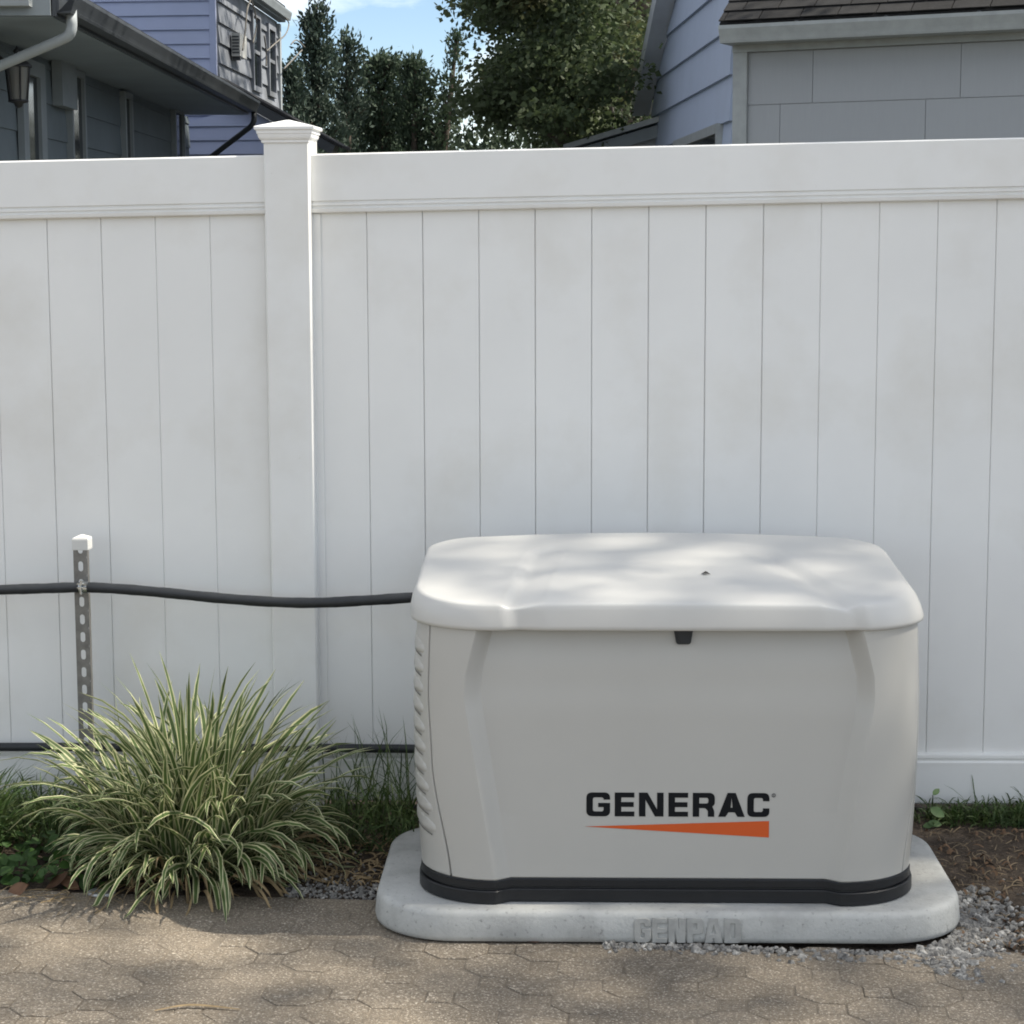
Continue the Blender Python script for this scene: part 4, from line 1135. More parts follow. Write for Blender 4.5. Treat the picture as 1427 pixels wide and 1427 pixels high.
def gutter(house, p0, p1, out, mat_, h=0.11, d=0.11, z=0.0, name='gutter'):
    prof = [(0, 0), (d * 0.7, 0), (d * 0.82, h * 0.35), (d, h * 0.8), (d, h), (d - 0.012, h), (d - 0.016, h * 0.82), (d * 0.75, h * 0.12), (0.012, h * 0.12), (0.012, h), (0, h)]
    mb = MB(); nn = len(prof); a = [p0 + out * (x + 0.014) + Z1 * (y + z) for x, y in prof]; b = [p1 + out * (x + 0.014) + Z1 * (y + z) for x, y in prof]
    mb.add(a + b, [tuple(range(nn)), tuple(range(2 * nn - 1, nn - 1, -1))] + [(i, n2, nn + n2, nn + i) for i in range(nn) for n2 in [(i + 1) % nn]])
    return mb.build(name, mat_, house)
gutter(lh, E1, E2, en, 'lh_gutter', z=0.02)
fr0 = E1 - en * 0.0
gutter(lh, E1 - en * 6, E1 - en * 0.12, -et, 'trim', z=0.05)
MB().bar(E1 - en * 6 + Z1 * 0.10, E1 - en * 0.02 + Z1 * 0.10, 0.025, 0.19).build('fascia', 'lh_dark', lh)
# roof slope above the right eave
rp = R(24); upd = (-en * math.cos(rp) + Z1 * math.sin(rp)); rn = (en * math.sin(rp) + Z1 * math.cos(rp))
a0 = E1 + en * 0.05 + Z1 * 0.142; b0 = E2 + en * 0.05 + Z1 * 0.142
SL = 4.3
ra, rb = a0 + upd * SL + et * 2.2, b0 + upd * SL - et * 2.2
roof = MB().hexa([a0, b0, rb, ra, a0 + rn * 0.03, b0 + rn * 0.03, rb + rn * 0.03, ra + rn * 0.03]).build('roof', 'shingle', lh)
c0 = a0 - en * 8
hipn = MB(); hipn.add([a0 + Z1 * 0.012, ra + Z1 * 0.03, c0 + Z1 * 0.012], [(0, 1, 2)]); hipn.build('roof', 'shingle', lh)
hipb = MB(); hipb.add([b0 + Z1 * 0.012, rb + Z1 * 0.03, b0 - en * 8 + Z1 * 0.012], [(0, 1, 2)]); hipb.build('roof', 'shingle', lh)
shingles(lh, roof, a0, b0, upd, 3, 0.14, 0.30, rn)
def downspout(house, pts, w, h, material):
    mb = MB(); q = [Vector(pts[0])]
    for i in range(1, len(pts) - 1):                      # straight runs, tightly bent elbows
        p = Vector(pts[i]); d1 = (Vector(pts[i - 1]) - p).normalized(); d2 = (Vector(pts[i + 1]) - p).normalized()
        for k in range(5):
            u = k / 4; q.append((p + d1 * 0.06) * (1 - u) ** 2 + p * 2 * u * (1 - u) + (p + d2 * 0.06) * u * u)
    q.append(Vector(pts[-1])); mb.tube(q, w / 2 * 1.15, 8); return mb.build('downspout', material, house, True)
wq = on_wall(A, t, -40, 104)
wpt = A + t * wq[0] + n * 0.05 + Z1 * wq[1]
e0 = at_z(82, 2, ZE + 0.06)
near_top = E1 + en * 0.07 + et * 0.12 + Z1 * 0.03
downspout(lh, [near_top + Z1 * 0.02, near_top - Z1 * 0.12, wpt, wpt - Z1 * 1.5], 0.055, 0.05, 'trim')
wq = on_wall(A, t, 258, 224)
wpt = A + t * (poly[1][0] - 0.05) + n * 0.06 + Z1 * (wq[1] - 0.08)
ft = E2 + en * 0.07 - et * 0.05 + Z1 * 0.03
downspout(lh, [ft, ft - Z1 * 0.12, wpt, wpt - Z1 * 1.4], 0.05, 0.05, 'lh_gutter')
def wp(px0, py0, px1, py1):
    s0, z1 = on_wall(A, t, px0, py0); s1, z0 = on_wall(A, t, px1, py1); return s0, s1, z0, z1
s0, _ = on_wall(A, t, 27, 150); s1, _ = on_wall(A, t, 45, 150); zt_ = on_wall(A, t, 30, 104)[1]
dr = wall_box(lh, 'door', A, t, n, s0, s1, 0.1, zt_, 0.018, 0.035, 'glass')
for q in ((s0 - 0.14, s0, 0.1, zt_ + 0.1), (s1, s1 + 0.16, 0.1, zt_ + 0.1), (s0, s1, zt_, zt_ + 0.1)):
    wall_box(lh, 'frame', A, t, n, *q, 0.018, 0.06, 'lh_dark', dr)
for xa, xb, ya, ym in ((93, 109, 108, 190), (168, 176, 138, 201), (238, 249, 158, 206)):
    s0, _ = on_wall(A, t, xa, 180); s1, _ = on_wall(A, t, xb, 180); z1 = on_wall(A, t, (xa + xb) / 2, ya)[1]
    window(lh, A, t, n, s0, s1, z1 - 1.25, z1, 'lh_dark', True, 0.05)
s0, _ = on_wall(A, t, 69, 120); s1, _ = on_wall(A, t, 90, 120); z1 = on_wall(A, t, 80, 86)[1]; z0 = on_wall(A, t, 80, 150)[1]
wall_box(lh, 'meter_box', A, t, n, s0, s1, z0, z1, 0.018, 0.09, 'lh_dark')
# carriage lantern on the bungalow wall
Al = A + n * 0.20
s0, zc = on_wall(Al, t, 25, 116)
lp = Al + t * s0 + Z1 * zc
lan = thing('wall_lantern', 'black carriage lantern on the bungalow wall, upper left corner', 'lamp', lp)
mb = MB()
for k in range(6):
    t0 = 6.283 * k / 6
    mb.tube([lp + Vector((math.cos(t0) * 0.075, math.sin(t0) * 0.075, 0.10)), lp + Vector((math.cos(t0) * 0.055, math.sin(t0) * 0.055, -0.11))], 0.006, 5)
mb.build('cage', 'lantern', lan)
def lathe(c, prof, seg=12):
    mb = MB(); v = [(c.x + r_ * math.cos(6.283 * k / seg), c.y + r_ * math.sin(6.283 * k / seg), c.z + z) for r_, z in prof for k in range(seg)]
    return mb.add(v, [(l * seg + k, l * seg + (k + 1) % seg, (l + 1) * seg + (k + 1) % seg, (l + 1) * seg + k) for l in range(len(prof) - 1) for k in range(seg)])
lathe(lp, [(0.05, -0.105), (0.068, 0.095)]).build('glass', 'lantern_glass', lan, True)
lathe(lp, [(0.088, 0.095), (0.09, 0.105), (0.05, 0.14), (0.025, 0.165), (0.018, 0.18), (0.024, 0.19), (0.012, 0.205), (0.0, 0.225)]).build('cap', 'lantern', lan, True)
lathe(lp, [(0.0, -0.15), (0.02, -0.14), (0.03, -0.12), (0.062, -0.112), (0.062, -0.10), (0.0, -0.10)]).build('foot', 'lantern', lan, True)
bw_ = lp - n * 0.17 + Z1 * 0.10
MB().tube(catmull([bw_, bw_ + n * 0.05 + Z1 * 0.06, lp - n * 0.08 + Z1 * 0.13, lp - n * 0.05 + Z1 * 0.12], 5), 0.012, 8).build('bracket', 'lantern', lan, True)
lathe(bw_, [(0.0, -0.08), (0.045, -0.07), (0.05, 0.0), (0.045, 0.07), (0.0, 0.08)], 10).build('back_plate', 'lantern', lan, True)

# --- far house: blue-grey front, pale weathered right side
FY = 16.2
fh = thing('clapboard_house', 'two-storey blue-grey clapboard house behind the bungalow', 'house', (-6, 18, 0))
cF = at_y(303, 100, FY)
def fz(py): return at_y(303, py, FY).z
ffront = (Vector((cF.x - 7, FY, 0)), Vector((cF.x, FY, 0)))
top_z = 6.2
pl = [(0, 0), (7, 0), (7, top_z), (0, top_z)]
wl_, A, t, n = wall(fh, ffront[0], ffront[1], pl, 0.15, 'blue_siding')
zl1 = fz(101); pitch_ = abs(fz(66) - fz(101)) / 1.75
zz = zl1
while zz > 0.6: zz -= pitch_
laps(wl_, fh, A, t, n, [(0, 0.5), (6.93, 0.5), (6.93, top_z - 0.02), (0, top_z - 0.02)], pitch_, zz, 'blue_siding', 0.028)
wall_box(fh, 'corner_board', A, t, n, 6.93, 7.0, 0.5, top_z - 0.01, 0.001, 0.034, 'blue_siding')
vp = at_y(840, 343, 400.0); sdir = Vector((vp.x - CAM.x, vp.y - CAM.y, 0)).normalized()
S0 = Vector((cF.x + 0.003, FY + 0.003, 0))
# find the length whose end projects to x = 389
lo_, hi_ = 0.5, 12.0
for _ in range(40):
    mid = (lo_ + hi_) / 2; q = S0 + sdir * mid + Z1 * 3 - CAM; px = 713.5 + FPX * q.dot(RGT) / q.dot(FWD)
    if px < 389: lo_ = mid
    else: hi_ = mid
SLN = lo_
pe = S0 + sdir * SLN
eave_z = at_wall(391, 34, (S0.x, S0.y), (pe.x, pe.y)).z
pl = [(0, 0), (SLN, 0), (SLN, eave_z), (0, eave_z)]
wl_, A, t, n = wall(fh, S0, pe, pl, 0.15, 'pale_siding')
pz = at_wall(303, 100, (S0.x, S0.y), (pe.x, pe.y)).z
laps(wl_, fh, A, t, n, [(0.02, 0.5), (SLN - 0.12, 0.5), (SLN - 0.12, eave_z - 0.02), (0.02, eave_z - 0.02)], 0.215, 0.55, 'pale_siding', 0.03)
wall_box(fh, 'corner_board', A, t, n, SLN - 0.115, SLN, 0.5, eave_z - 0.03, 0.001, 0.05, 'trim')
for xa, xb, ya, yb_ in ((348, 357, 22, 118), (370, 378, 40, 126)):
    s0, _ = on_wall(A, t, xa, 60); s1, _ = on_wall(A, t, xb, 60); z1 = on_wall(A, t, xa, ya)[1]; z0 = on_wall(A, t, xa, yb_)[1]
    window(fh, A, t, n, s0, s1, z0, z1, 'pale_siding', True, 0.06)
# eave of that side
e0 = A + n * 0.10 + Z1 * eave_z - t * 0.3; e1 = A + t * (SLN + 0.05) + n * 0.10 + Z1 * eave_z
MB().hexa([e0 - n * 0.09, e0, e1, e1 - n * 0.09] + [q + Z1 * 0.03 for q in (e0 - n * 0.09, e0, e1, e1 - n * 0.09)]).build('soffit', 'lh_soffit', fh)
gutter(fh, e0, e1, n, 'lh_dark', 0.10, 0.07, 0.02)
ridge0, ridge1 = e0 - n * 4 + Z1 * 2.3, e1 - n * 4 + Z1 * 2.3
MB().hexa([e0 + Z1 * 0.14, e1 + Z1 * 0.14, ridge1, ridge0] + [q + Z1 * 0.06 for q in (e0 + Z1 * 0.14, e1 + Z1 * 0.14, ridge1, ridge0)]).build('roof', 'shingle', fh)
# lower gabled wing in front, its rake dropping to the right
WY = 15.6
ra_, rb_ = at_y(337, 139, WY), at_y(470, 213, WY)
rl_ = at_y(240, 113, WY)
wx0 = rl_.x - 1.2; L_ = at_y(433, 200, WY).x - wx0
def rake_z(x): return ra_.z + (rb_.z - ra_.z) * (x - ra_.x) / (rb_.x - ra_.x)
pl = [(0, 0), (L_, 0), (L_, rake_z(wx0 + L_) - 0.06), (ra_.x - wx0, ra_.z - 0.06), (0, ra_.z - 0.06 - (ra_.x - wx0) * 0.3)]
wl_, A2, t2, n2 = wall(fh, (wx0, WY), (wx0 + L_, WY), pl, 0.12, 'blue_siding')
pitch_ = (at_y(300, 176, WY).z - at_y(300, 195.5, WY).z)
zz = at_y(300, 176, WY).z
while zz > 0.8: zz -= pitch_
laps(wl_, fh, A2, t2, n2, [(0, 0.7), (L_, 0.7)] + [(s, z - 0.005) for s, z in pl[2:]], pitch_, zz, 'blue_siding', 0.028)
MB().bar(Vector((ra_.x - 0.2, WY - 0.12, rake_z(ra_.x - 0.2) + 0.02)), Vector((rb_.x, WY - 0.12, rake_z(rb_.x) + 0.02)), 0.24, 0.10, (0, 0, 1)).build('rake_board', 'lh_gutter', fh)
rm = MB(); q0, q1 = Vector((ra_.x - 0.2, WY - 0.26, rake_z(ra_.x - 0.2) + 0.085)), Vector((rb_.x + 0.1, WY - 0.26, rake_z(rb_.x + 0.1) + 0.085))
rm.hexa([q0, q1, q1 + Vector((0, 0.5, 0)), q0 + Vector((0, 0.5, 0))] + [q + Z1 * 0.03 for q in (q0, q1, q1 + Vector((0, 0.5, 0)), q0 + Vector((0, 0.5, 0)))]).build('roof', 'shingle', fh)
# air conditioner sticking out of the pale side
s0, z1 = on_wall(A, t, 318, 58); s1, z0 = on_wall(A, t, 330, 84)
acp = A + t * ((s0 + s1) / 2) + Z1 * z0
ac = thing('air_conditioner', 'small window air conditioner on the pale side wall of the clapboard house', 'air conditioner', acp)
zc0, zc1 = z0, z0 + 0.25; sa, sb = s0, s0 + 0.42
def acbox(name, q, mt): return MB().hexa([A + t * s + n * d + Z1 * z for s, z, d in q]).build(name, mt, ac)
def bq(s0, s1, z0, z1, d0, d1): return [(s0, z0, d0), (s1, z0, d0), (s1, z0, d1), (s0, z0, d1), (s0, z1, d0), (s1, z1, d0), (s1, z1, d1), (s0, z1, d1)]
acbox('case', bq(sa, sb, zc0, zc1, 0.035, 0.13), 'ac')
for k in range(6): acbox('slat', bq(sa - 0.012, sa - 0.001, zc0 + 0.03 + k * 0.034, zc0 + 0.046 + k * 0.034, 0.045, 0.12), 'lh_gutter')
acbox('bracket', bq(sa + 0.05, sa + 0.10, zc0 - 0.04, zc0 - 0.001, 0.035, 0.12), 'lh_gutter')
# dry vine stems climbing that side
vn = thing('climbing_vine', 'bare dry vine stems and cables hanging on the pale side of the clapboard house', 'vine', A + t * 1.0)
for pts in ([(318, 70), (322, 40), (325, 12), (334, -10)], [(333, 60), (338, 35), (334, 10), (326, -8)], [(352, 72), (366, 60), (380, 48), (385, 34), (381, 26)], [(378, 96), (390, 84), (400, 74), (404, 70)], [(352, 92), (352, 70), (349, 50)], [(388, 62), (396, 56), (408, 66)]):
    pp = []
    for px, py in pts:
        s, z = on_wall(A, t, px, py); pp.append(A + t * s + n * 0.16 + Z1 * z)
    MB().tube(catmull(pp, 6), 0.009, 6).build('stem', 'vine', vn, True)

# --- right house: grey shingle-panel front, clapboard gable side with skylight blue in its colour
ZR = 3.0
G1, G2 = at_z(1010, 62, ZR), at_z(1427, 42, ZR)
gt = (G2 - G1).normalized(); gn = Vector((gt.y, -gt.x, 0))
if gn.y > 0: gn = -gn
rh = thing('cottage', 'grey shingle-sided cottage with gutter and dark roof beyond the fence, upper right', 'house', ((G1.x + G2.x) / 2, G1.y + 2, 0))
C1 = G1 - gn * 0.16; s_off = (at_wall(1024, 120, (C1.x, C1.y), (C1.x + gt.x, C1.y + gt.y)) - C1).dot(gt)
C1 = Vector((C1.x, C1.y, 0)) + gt * s_off
FL = 7.0
ztop = ZR + 0.02
pl = [(0, -0.1), (FL, -0.1), (FL, ztop), (0, ztop)]
wl_, A, t, n = wall(rh, C1, C1 + gt * FL, pl, 0.15, 'rh_panel')
s_cb = on_wall(A, t, 1043, 140)[0]
wall_box(rh, 'corner_board', A, t, n, 0.0, s_cb, 0.2, ZR - 0.045, 0.001, 0.045, 'rh_gutter')
zf = on_wall(A, t, 1200, 66)[1]
wall_box(rh, 'frieze_board', A, t, n, 0.0, FL, zf, ztop, 0.001, 0.055, 'rh_gutter')
zj = on_wall(A, t, 1200, 140.5)[1]; hgt = zf - zj
def jx(px): return on_wall(A, t, px, 120)[0]
pw = jx(1339) - jx(1133)
rows = [(zj, zf, jx(1133)), (zj - hgt, zj, jx(1088)), (zj - 2 * hgt, zj - hgt, jx(1133)), (zj - 3 * hgt, zj - 2 * hgt, jx(1088))]
for z0, z1, sj in rows:
    s = sj
    while s > s_cb: s -= pw
    while s < FL:
        a_, b_ = max(s_cb + 0.002, s + 0.002), min(FL, s + pw - 0.002)
        if b_ - a_ > 0.03:
            o = MB().hexa([A + t * q + n * d + Z1 * z for q, z, d in bq(a_, b_, z0 - 0.002, z1 - 0.008, 0.001, 0.012)[:4] + [(q, z, d if d < 0.005 else 0.007) for q, z, d in bq(a_, b_, z0, z1 - 0.005, 0.001, 0.012)[4:]]]).build('siding_panel', 'rh_panel', rh)
            o.parent = wl_
        s += pw
gutter(rh, G1, G1 + gt * (FL + 0.3), gn, 'rh_gutter', 0.118, 0.12, 0.0)
for k in range(7):
    c = G1 + gt * (0.55 + k * 0.62) + gn * 0.10 + Z1 * 0.118
    MB().box(c.x - 0.012, c.x + 0.012, c.y - 0.03, c.y + 0.02, c.z - 0.002, c.z + 0.009).build('gutter_clip', 'lh_gutter', rh)
MB().hexa([G1 + gn * 0.01, G1 + gt * FL + gn * 0.01, G1 + gt * FL - gn * 0.18, G1 - gn * 0.18] + [q + Z1 * 0.02 for q in (G1 + gn * 0.01, G1 + gt * FL + gn * 0.01, G1 + gt * FL - gn * 0.18, G1 - gn * 0.18)]).build('soffit', 'rh_gutter', rh)
# gable side
vp2 = at_y(580, 343, 400.0); sd2 = Vector((vp2.x - CAM.x, vp2.y - CAM.y, 0)).normalized()
lo_, hi_ = 0.5, 15.0
for _ in range(40):
    mid = (lo_ + hi_) / 2; q = C1 + sd2 * mid + Z1 * 2.5 - CAM; px = 713.5 + FPX * q.dot(RGT) / q.dot(FWD)
    if px > 911: lo_ = mid
    else: hi_ = mid
GL = lo_
Cb = C1 + sd2 * GL
p_a = at_wall(909, 143, (C1.x, C1.y), (Cb.x, Cb.y)); p_b = at_wall(941, 0, (C1.x, C1.y), (Cb.x, Cb.y))
sa, za = (p_a - C1).dot(sd2), p_a.z; sb, zb = (p_b - C1).dot(sd2), p_b.z
sl_ = (zb - za) / (sb - sa)                       # slope of the far rake
mf = math.tan(R(38)) * sd2.dot(-gn); zf0 = ZR + 0.255
ridge_s = (zf0 - za + sl_ * sa) / (sl_ - mf); ridge_z = zf0 + mf * ridge_s
pl = [(0.0, -0.1), (GL, -0.1), (GL, za + sl_ * (GL - sa)), (ridge_s, ridge_z), (0.0, zf0)]
P0_ = C1 + Vector((-0.003, 0.003, 0))
wl2, A2, t2, n2 = wall(rh, P0_, P0_ + sd2 * GL, pl, 0.15, 'rh_side')
zs_ = [on_wall(A2, t2, px, py)[1] for px, py in ((932, 50), (920, 111), (912.6, 163))]
pt_ = abs(zs_[0] - zs_[2]) / 2
zz = zs_[2]
while zz > 0.6: zz -= pt_
laps(wl2, rh, A2, t2, n2, [(0.05, 0.5), (GL, 0.5)] + [(s if s > 0.01 else 0.05, z - 0.01) for s, z in pl[2:]], pt_, zz, 'rh_side', 0.03)
# rake board of the far slope
ra0 = A2 + t2 * (GL + 0.25) + n2 * 0.10 + Z1 * (za + sl_ * (GL + 0.25 - sa)); ra1 = A2 + t2 * ridge_s + n2 * 0.10 + Z1 * ridge_z
MB().bar(ra0, ra1, 0.16, 0.16, n2).build('rake_board', 'rake', rh)
# gutter end at the far eave
gutter(rh, ra0 - n2 * 0.05 - Z1 * 0.05, ra0 - n2 * 6 - Z1 * 0.05, t2, 'rh_gutter', 0.11, 0.11, 0.0)
# roof: front slope with separate shingles, back slope
fr0_ = G1 + gn * 0.06 + Z1 * 0.135 - gt * 0.02; fr1_ = fr0_ + gt * (FL + 0.3)
sp_ = R(38); upr = (-gn * math.cos(sp_) + Z1 * math.sin(sp_)); nr = (gn * math.sin(sp_) + Z1 * math.cos(sp_))
SLR = ridge_s * sd2.dot(-gn) / math.cos(R(38)) + 0.3
rf = MB().hexa([fr0_ - nr * 0.03, fr1_ - nr * 0.03, fr1_ + upr * SLR - nr * 0.03, fr0_ + upr * SLR - nr * 0.03, fr0_, fr1_, fr1_ + upr * SLR, fr0_ + upr * SLR]).build('roof', 'shingle', rh)
shingles(rh, rf, fr0_, fr0_ + gt * 3.6, upr, 5, 0.125, 0.26, nr)
bk0, bk1 = fr0_ + upr * SLR, fr1_ + upr * SLR
MB().hexa([bk0, bk1, ra0 - n2 * 6.5 + Z1 * 0.08, ra0 + n2 * 0.05 + Z1 * 0.08] + [q + Z1 * 0.03 for q in (bk0, bk1, ra0 - n2 * 6.5 + Z1 * 0.08, ra0 + n2 * 0.05 + Z1 * 0.08)]).build('roof', 'shingle', rh)
# window on the gable side, only its head shows above the fence
s0, z1 = on_wall(A2, t2, 1007, 186); s1, _ = on_wall(A2, t2, 948, 199)
window(rh, A2, t2, n2, s0, s1, z1 - 1.1, z1, 'rh_gutter', True, 0.07)
# low outbuilding roof left of the cottage
shd = thing('garden_shed', 'low grey garden shed roof peeking over the fence left of the cottage', 'shed', (at_y(860, 200, 14).x, 14, 0))
q0, q1 = at_y(785, 209, 13.5), at_y(930, 166, 13.5)
sr = MB(); d_ = Vector((0, 2.4, 0)); e_ = Vector((0, 0, 0.10))
sr.hexa([q0, q1, q1 + d_, q0 + d_, q0 + e_ * 0.5, q1 + e_ * 0.5, q1 + d_ + e_ * 0.5, q0 + d_ + e_ * 0.5]); sr.build('roof', 'rh_gutter', shd)
MB().bar(q0 - Z1 * 0.08 + Vector((0, 0.06, 0)), q1 - Z1 * 0.08 + Vector((0, 0.06, 0)), 0.03, 0.11).build('rake_board', 'lh_dark', shd)
sw2 = MB(); w0 = q0 + Vector((0.1, 0.15, -0.06)); w1 = q1 + Vector((0, 0.15, -0.06))
sw2.extrude([Vector((w0.x, w0.y, 0)), Vector((w1.x, w1.y, 0)), w1, w0], (0, 2.0, 0)); sw2.build('wall', 'rh_panel', shd)

# ------------------------------------------------------------------ trees
def leaf_cloud(name, centres, dirs, size, material, parent, aspect=0.55, droop=0.0):
    """one small pointed face per leaf; centres Nx3, dirs Nx3 growth directions"""
    n_ = len(centres)
    d = dirs / (np.linalg.norm(dirs, axis=1, keepdims=True) + 1e-9)
    r_ = RNG.normal(size=(n_, 3)); s = np.cross(d, r_); s /= (np.linalg.norm(s, axis=1, keepdims=True) + 1e-9)
    L_ = (size * RNG.uniform(0.6, 1.35, (n_, 1))); w = L_ * aspect * 0.5
    tip = centres + d * L_; tip[:, 2] -= droop * L_[:, 0]
    m_ = centres + d * L_ * 0.45
    V = np.stack([centres, m_ + s * w, tip, m_ - s * w], 1).reshape(-1, 3)
    me = bpy.data.meshes.new(name)
    me.vertices.add(4 * n_); me.vertices.foreach_set('co', V.ravel().astype(np.float32))
    me.loops.add(4 * n_); me.loops.foreach_set('vertex_index', np.arange(4 * n_, dtype=np.int32))
    me.polygons.add(n_); me.polygons.foreach_set('loop_start', np.arange(0, 4 * n_, 4, dtype=np.int32)); me.polygons.foreach_set('loop_total', np.full(n_, 4, dtype=np.int32))
    me.update(calc_edges=True)
    o = link(name, me, material); keep(o, parent); return o
def trunk(tree, base, top, r0, r1, limbs):
    mb = MB(); base = Vector(base); top = Vector(top); mid = (base + top) / 2 + Vector((random.gauss(0, 0.08), random.gauss(0, 0.08), 0))
    pts = catmull([base, mid, top], 6); mb.tube(pts, [r0 + (r1 - r0) * i / (len(pts) - 1) for i in range(len(pts))], 8)
    for s, e, r_ in limbs:
        s, e = Vector(s), Vector(e); m_ = (s + e) / 2 + Vector((0, 0, (e - s).length * 0.08))
        q = catmull([s, m_, e], 4); mb.tube(q, [r_ * (1 - 0.75 * i / (len(q) - 1)) for i in range(len(q))], 6)
    return mb.build('trunk', 'bark', tree, True)
def conifer(name, label, px, py_top, Y, base_r, n_branch, per, material, lean_=(0, 0), sparse=1.0, size=0.13, up=0.9, cone=0.75, group=None):
    top = at_y(px, py_top, Y); base = Vector((top.x - lean_[0], Y, 0.0)); Hh = top.z
    tr = thing(name, label, 'tree', base, group)
    cs, ds = [], []; limbs = []
    for i in range(n_branch):
        u = RNG.random() ** 0.85
        z = 0.25 + (Hh - 0.3) * u
        ax = base + (top - base) * (z / Hh)
        rr = base_r * ((1 - u) ** cone) * RNG.uniform(0.45, 1.12) + 0.05
        a = RNG.random() * 6.283
        out = np.array([math.cos(a), math.sin(a), 0.0]); rise = up * RNG.uniform(0.5, 1.3)
        e = np.array([ax.x, ax.y, z]) + out * rr + np.array([0, 0, rr * rise])
        if e[2] > Hh: e[2] = Hh - RNG.random() * 0.15
        s0_ = np.array([ax.x, ax.y, z - rr * 0.1])
        if i % 4 == 0: limbs.append((Vector(s0_), Vector(e), 0.02))
        k = max(4, int(per * (0.35 + rr / base_r) * sparse))
        tq = RNG.random((k, 1)) ** 0.6
        c = s0_ + (e - s0_) * tq + RNG.normal(size=(k, 3)) * (0.055 + 0.05 * rr)
        cs.append(c); ds.append(np.tile(out * 0.6 + np.array([0, 0, up * 0.9]), (k, 1)) + RNG.normal(size=(k, 3)) * 0.55)
    # leader
    k = int(per * 3 * sparse); tq = 1 - RNG.random((k, 1)) ** 2 * 0.35
    cs.append(np.array(base) + (np.array(top) - np.array(base)) * tq + RNG.normal(size=(k, 3)) * 0.05); ds.append(np.tile([0, 0, 1.0], (k, 1)) + RNG.normal(size=(k, 3)) * 0.45)
    trunk(tr, base, top, 0.11, 0.015, limbs)
    leaf_cloud('crown', np.concatenate(cs), np.concatenate(ds), size, material, tr, 0.42)
    return tr
conifer('cedar_tree', 'tall narrow dark cedar just right of the clapboard house', 441, 10, 22.0, 0.62, 150, 100, 'cedar', (0, 0), 1.0, 0.075, 1.1, 0.62)
conifer('cedar_tree', 'shorter dark cedar spire to the right of the tallest cedar', 484, 52, 22.6, 0.55, 130, 90, 'cedar', (0.1, 0), 0.9, 0.075, 1.0, 0.6)
conifer('cedar_tree', 'bushy dark cedar nearest the pale corner of the clapboard house', 408, 92, 21.5, 0.6, 130, 100, 'cedar', (0, 0), 1.0, 0.075, 1.0, 0.5)
conifer('evergreen_tree', 'rounded dark evergreen between the cedars and the leaning sapling', 531, 82, 23.5, 0.95, 190, 110, 'evergreen', (0, 0), 1.0, 0.08, 0.8, 0.42)
conifer('evergreen_tree', 'low dark evergreen with a blunt top left of the leaning sapling', 578, 84, 23.0, 0.6, 120, 100, 'evergreen', (0, 0), 1.0, 0.075, 0.9, 0.5)
conifer('sapling_tree', 'sparse sapling leaning right against the sky beside the big maple', 637, 50, 23.0, 0.5, 90, 60, 'evergreen', (0.75, 0), 0.9, 0.075, 0.9, 0.75)
# hedge bushes filling the gap above the fence
for i, (px, py, Y, r_) in enumerate(((420, 160, 25, 1.0), (500, 135, 25.5, 1.1), (570, 140, 26, 1.2), (650, 135, 26, 1.2), (730, 120, 25, 1.3), (810, 120, 24, 1.3), (880, 125, 23, 1.2))):
    topp = at_y(px, py, Y); c = Vector((topp.x, Y, 0)); hb = thing('hedge_bush', ('dark hedge bush low behind the cedars, leftmost of the hedge', 'dark hedge bush behind the shorter cedar, second from the hedge left end', 'dark hedge bush behind the evergreens, third from the hedge left end',
            'dark hedge bush under the leaning sapling, middle of the hedge', 'dark hedge bush under the left side of the maple', 'dark hedge bush under the middle of the maple', 'dark hedge bush beside the garden shed, rightmost of the hedge')[i], 'bush', c, 'hedge bushes under the trees')
    n_ = 6000; a = RNG.random(n_) * 6.283; u = RNG.random(n_) * 2 - 1; rad = RNG.random(n_) ** 0.45
    lump = 1 + 0.22 * np.sin(a * 3 + u * 4 + i) + 0.15 * np.sin(a * 7 - u * 6)
    hz = topp.z / 2
    cs = np.stack([c.x + np.cos(a) * np.sqrt(1 - u * u) * rad * r_ * lump, c.y + np.sin(a) * np.sqrt(1 - u * u) * rad * r_ * lump, hz + u * rad * hz * lump], 1)
    ds = np.stack([np.cos(a), np.sin(a), u + 0.5], 1) + RNG.normal(size=(n_, 3)) * 0.7
    trunk(hb, c, c + Vector((0, 0, hz)), 0.06, 0.02, [])
    leaf_cloud('crown', cs, ds, 0.11, 'hedge', hb, 0.55)
# the big maple: dense skirt at left, loose high crown that dapples the light
mt = Vector((-0.9, 17.2, 0))
mp = thing('maple_tree', 'big spreading maple with yellowing leaves filling the sky left of the cottage', 'tree', mt)
clumps = []
for i in range(170):
    # visible skirt: layered boughs reaching left of the cottage
    px = random.uniform(670, 888); py = random.uniform(-130, 188)
    edge = 672 + 26 * math.sin(py * 0.045) + (30 if 40 < py < 120 else 0) + 0.05 * max(0, py)
    if px < edge: continue
    Y = random.uniform(12.5, 17.5)
    if px > 850: Y = random.uniform(16.0, 19.0)
    p = at_y(px, py, Y); clumps.append((p, random.uniform(0.20, 0.40), 420))
n_vis = len(clumps)
for i in range(170):
    # high crown
    a = random.uniform(0, 6.283); u = random.uniform(-0.6, 1); rr = random.random() ** 0.4
    p = Vector((3.0 + math.cos(a) * 5.0 * rr * math.sqrt(max(0.05, 1 - u * u)), 13.0 + math.sin(a) * 6.2 * rr * math.sqrt(max(0.05, 1 - u * u)), 10.4 + u * 4.2 * rr))
    clumps.append((p, random.uniform(0.5, 0.95), 95))
cs, ds = [], []
limbs = []
tt = Vector((0.8, 15.0, 10.0))
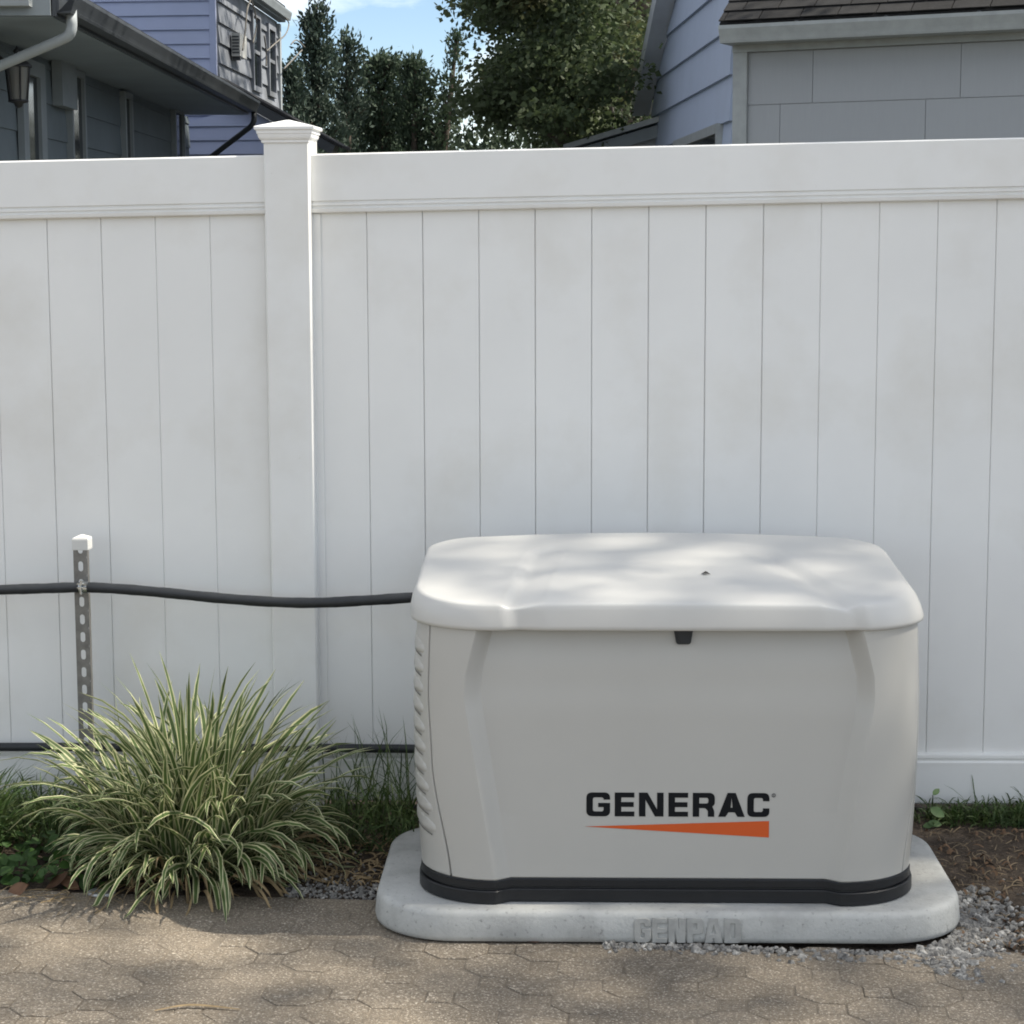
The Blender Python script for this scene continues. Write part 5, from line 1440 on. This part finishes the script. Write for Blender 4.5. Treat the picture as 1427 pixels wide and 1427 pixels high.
for i, (p, r_, k) in enumerate(clumps):
    c = RNG.normal(size=(k, 3)) * np.array([r_ * 0.62, r_ * 0.62, r_ * 0.30]) + np.array(p)
    cs.append(c); ds.append(RNG.normal(size=(k, 3)) * np.array([1, 1, 0.5]) + np.array([-0.3, -0.4, -0.15]))
    if i % 7 == 0:
        f_ = min(0.92, max(0.15, (p.z - 1.0) / 10.0)); limbs.append((mt.lerp(tt, f_), p, 0.07))
trunk(mp, mt, tt, 0.30, 0.12, limbs)
leaf_cloud('crown', np.concatenate(cs[:n_vis]), np.concatenate(ds[:n_vis]), 0.062, 'maple', mp, 0.75, 0.15)
leaf_cloud('crown', np.concatenate(cs[n_vis:]), np.concatenate(ds[n_vis:]), 0.12, 'maple', mp, 0.75, 0.15)
conifer('spruce_tree', 'very dark spruce squeezed between the maple and the cottage', 893, -150, 20.5, 0.75, 170, 70, 'cedar', (0, 0), 1.0, 0.13, 0.3, 0.5)

# tall tree added out of view: its crown dapples the generator and the pavers
st = Vector((11.0, 1.4, 0))
sh_ = thing('unseen_shade_tree', 'tall leafy shade tree out of view at right, added to dapple the light', 'tree', st)
cs, ds, limbs = [], [], []
tt = Vector((11.4, 0.4, 13.5))
for i in range(170):
    a = random.uniform(0, 6.283); u = random.uniform(-1, 1); rr = random.random() ** 0.38; q = math.sqrt(1 - u * u)
    p = np.array([11.9 + math.cos(a) * 3.0 * rr * q, -0.4 + math.sin(a) * 3.2 * rr * q, 13.6 + u * 2.7 * rr])
    k = 66; r_ = random.uniform(0.9, 1.7)
    cs.append(RNG.normal(size=(k, 3)) * np.array([r_ * 0.6, r_ * 0.6, r_ * 0.4]) + p); ds.append(RNG.normal(size=(k, 3)) + np.array([0, 0, -0.2]))
    if i % 6 == 0: limbs.append((st.lerp(tt, 0.72 + 0.2 * random.random()), Vector(p), 0.05))
trunk(sh_, st, tt, 0.30, 0.08, limbs)
leaf_cloud('crown', np.concatenate(cs), np.concatenate(ds), 0.12, 'maple', sh_, 0.75, 0.15)
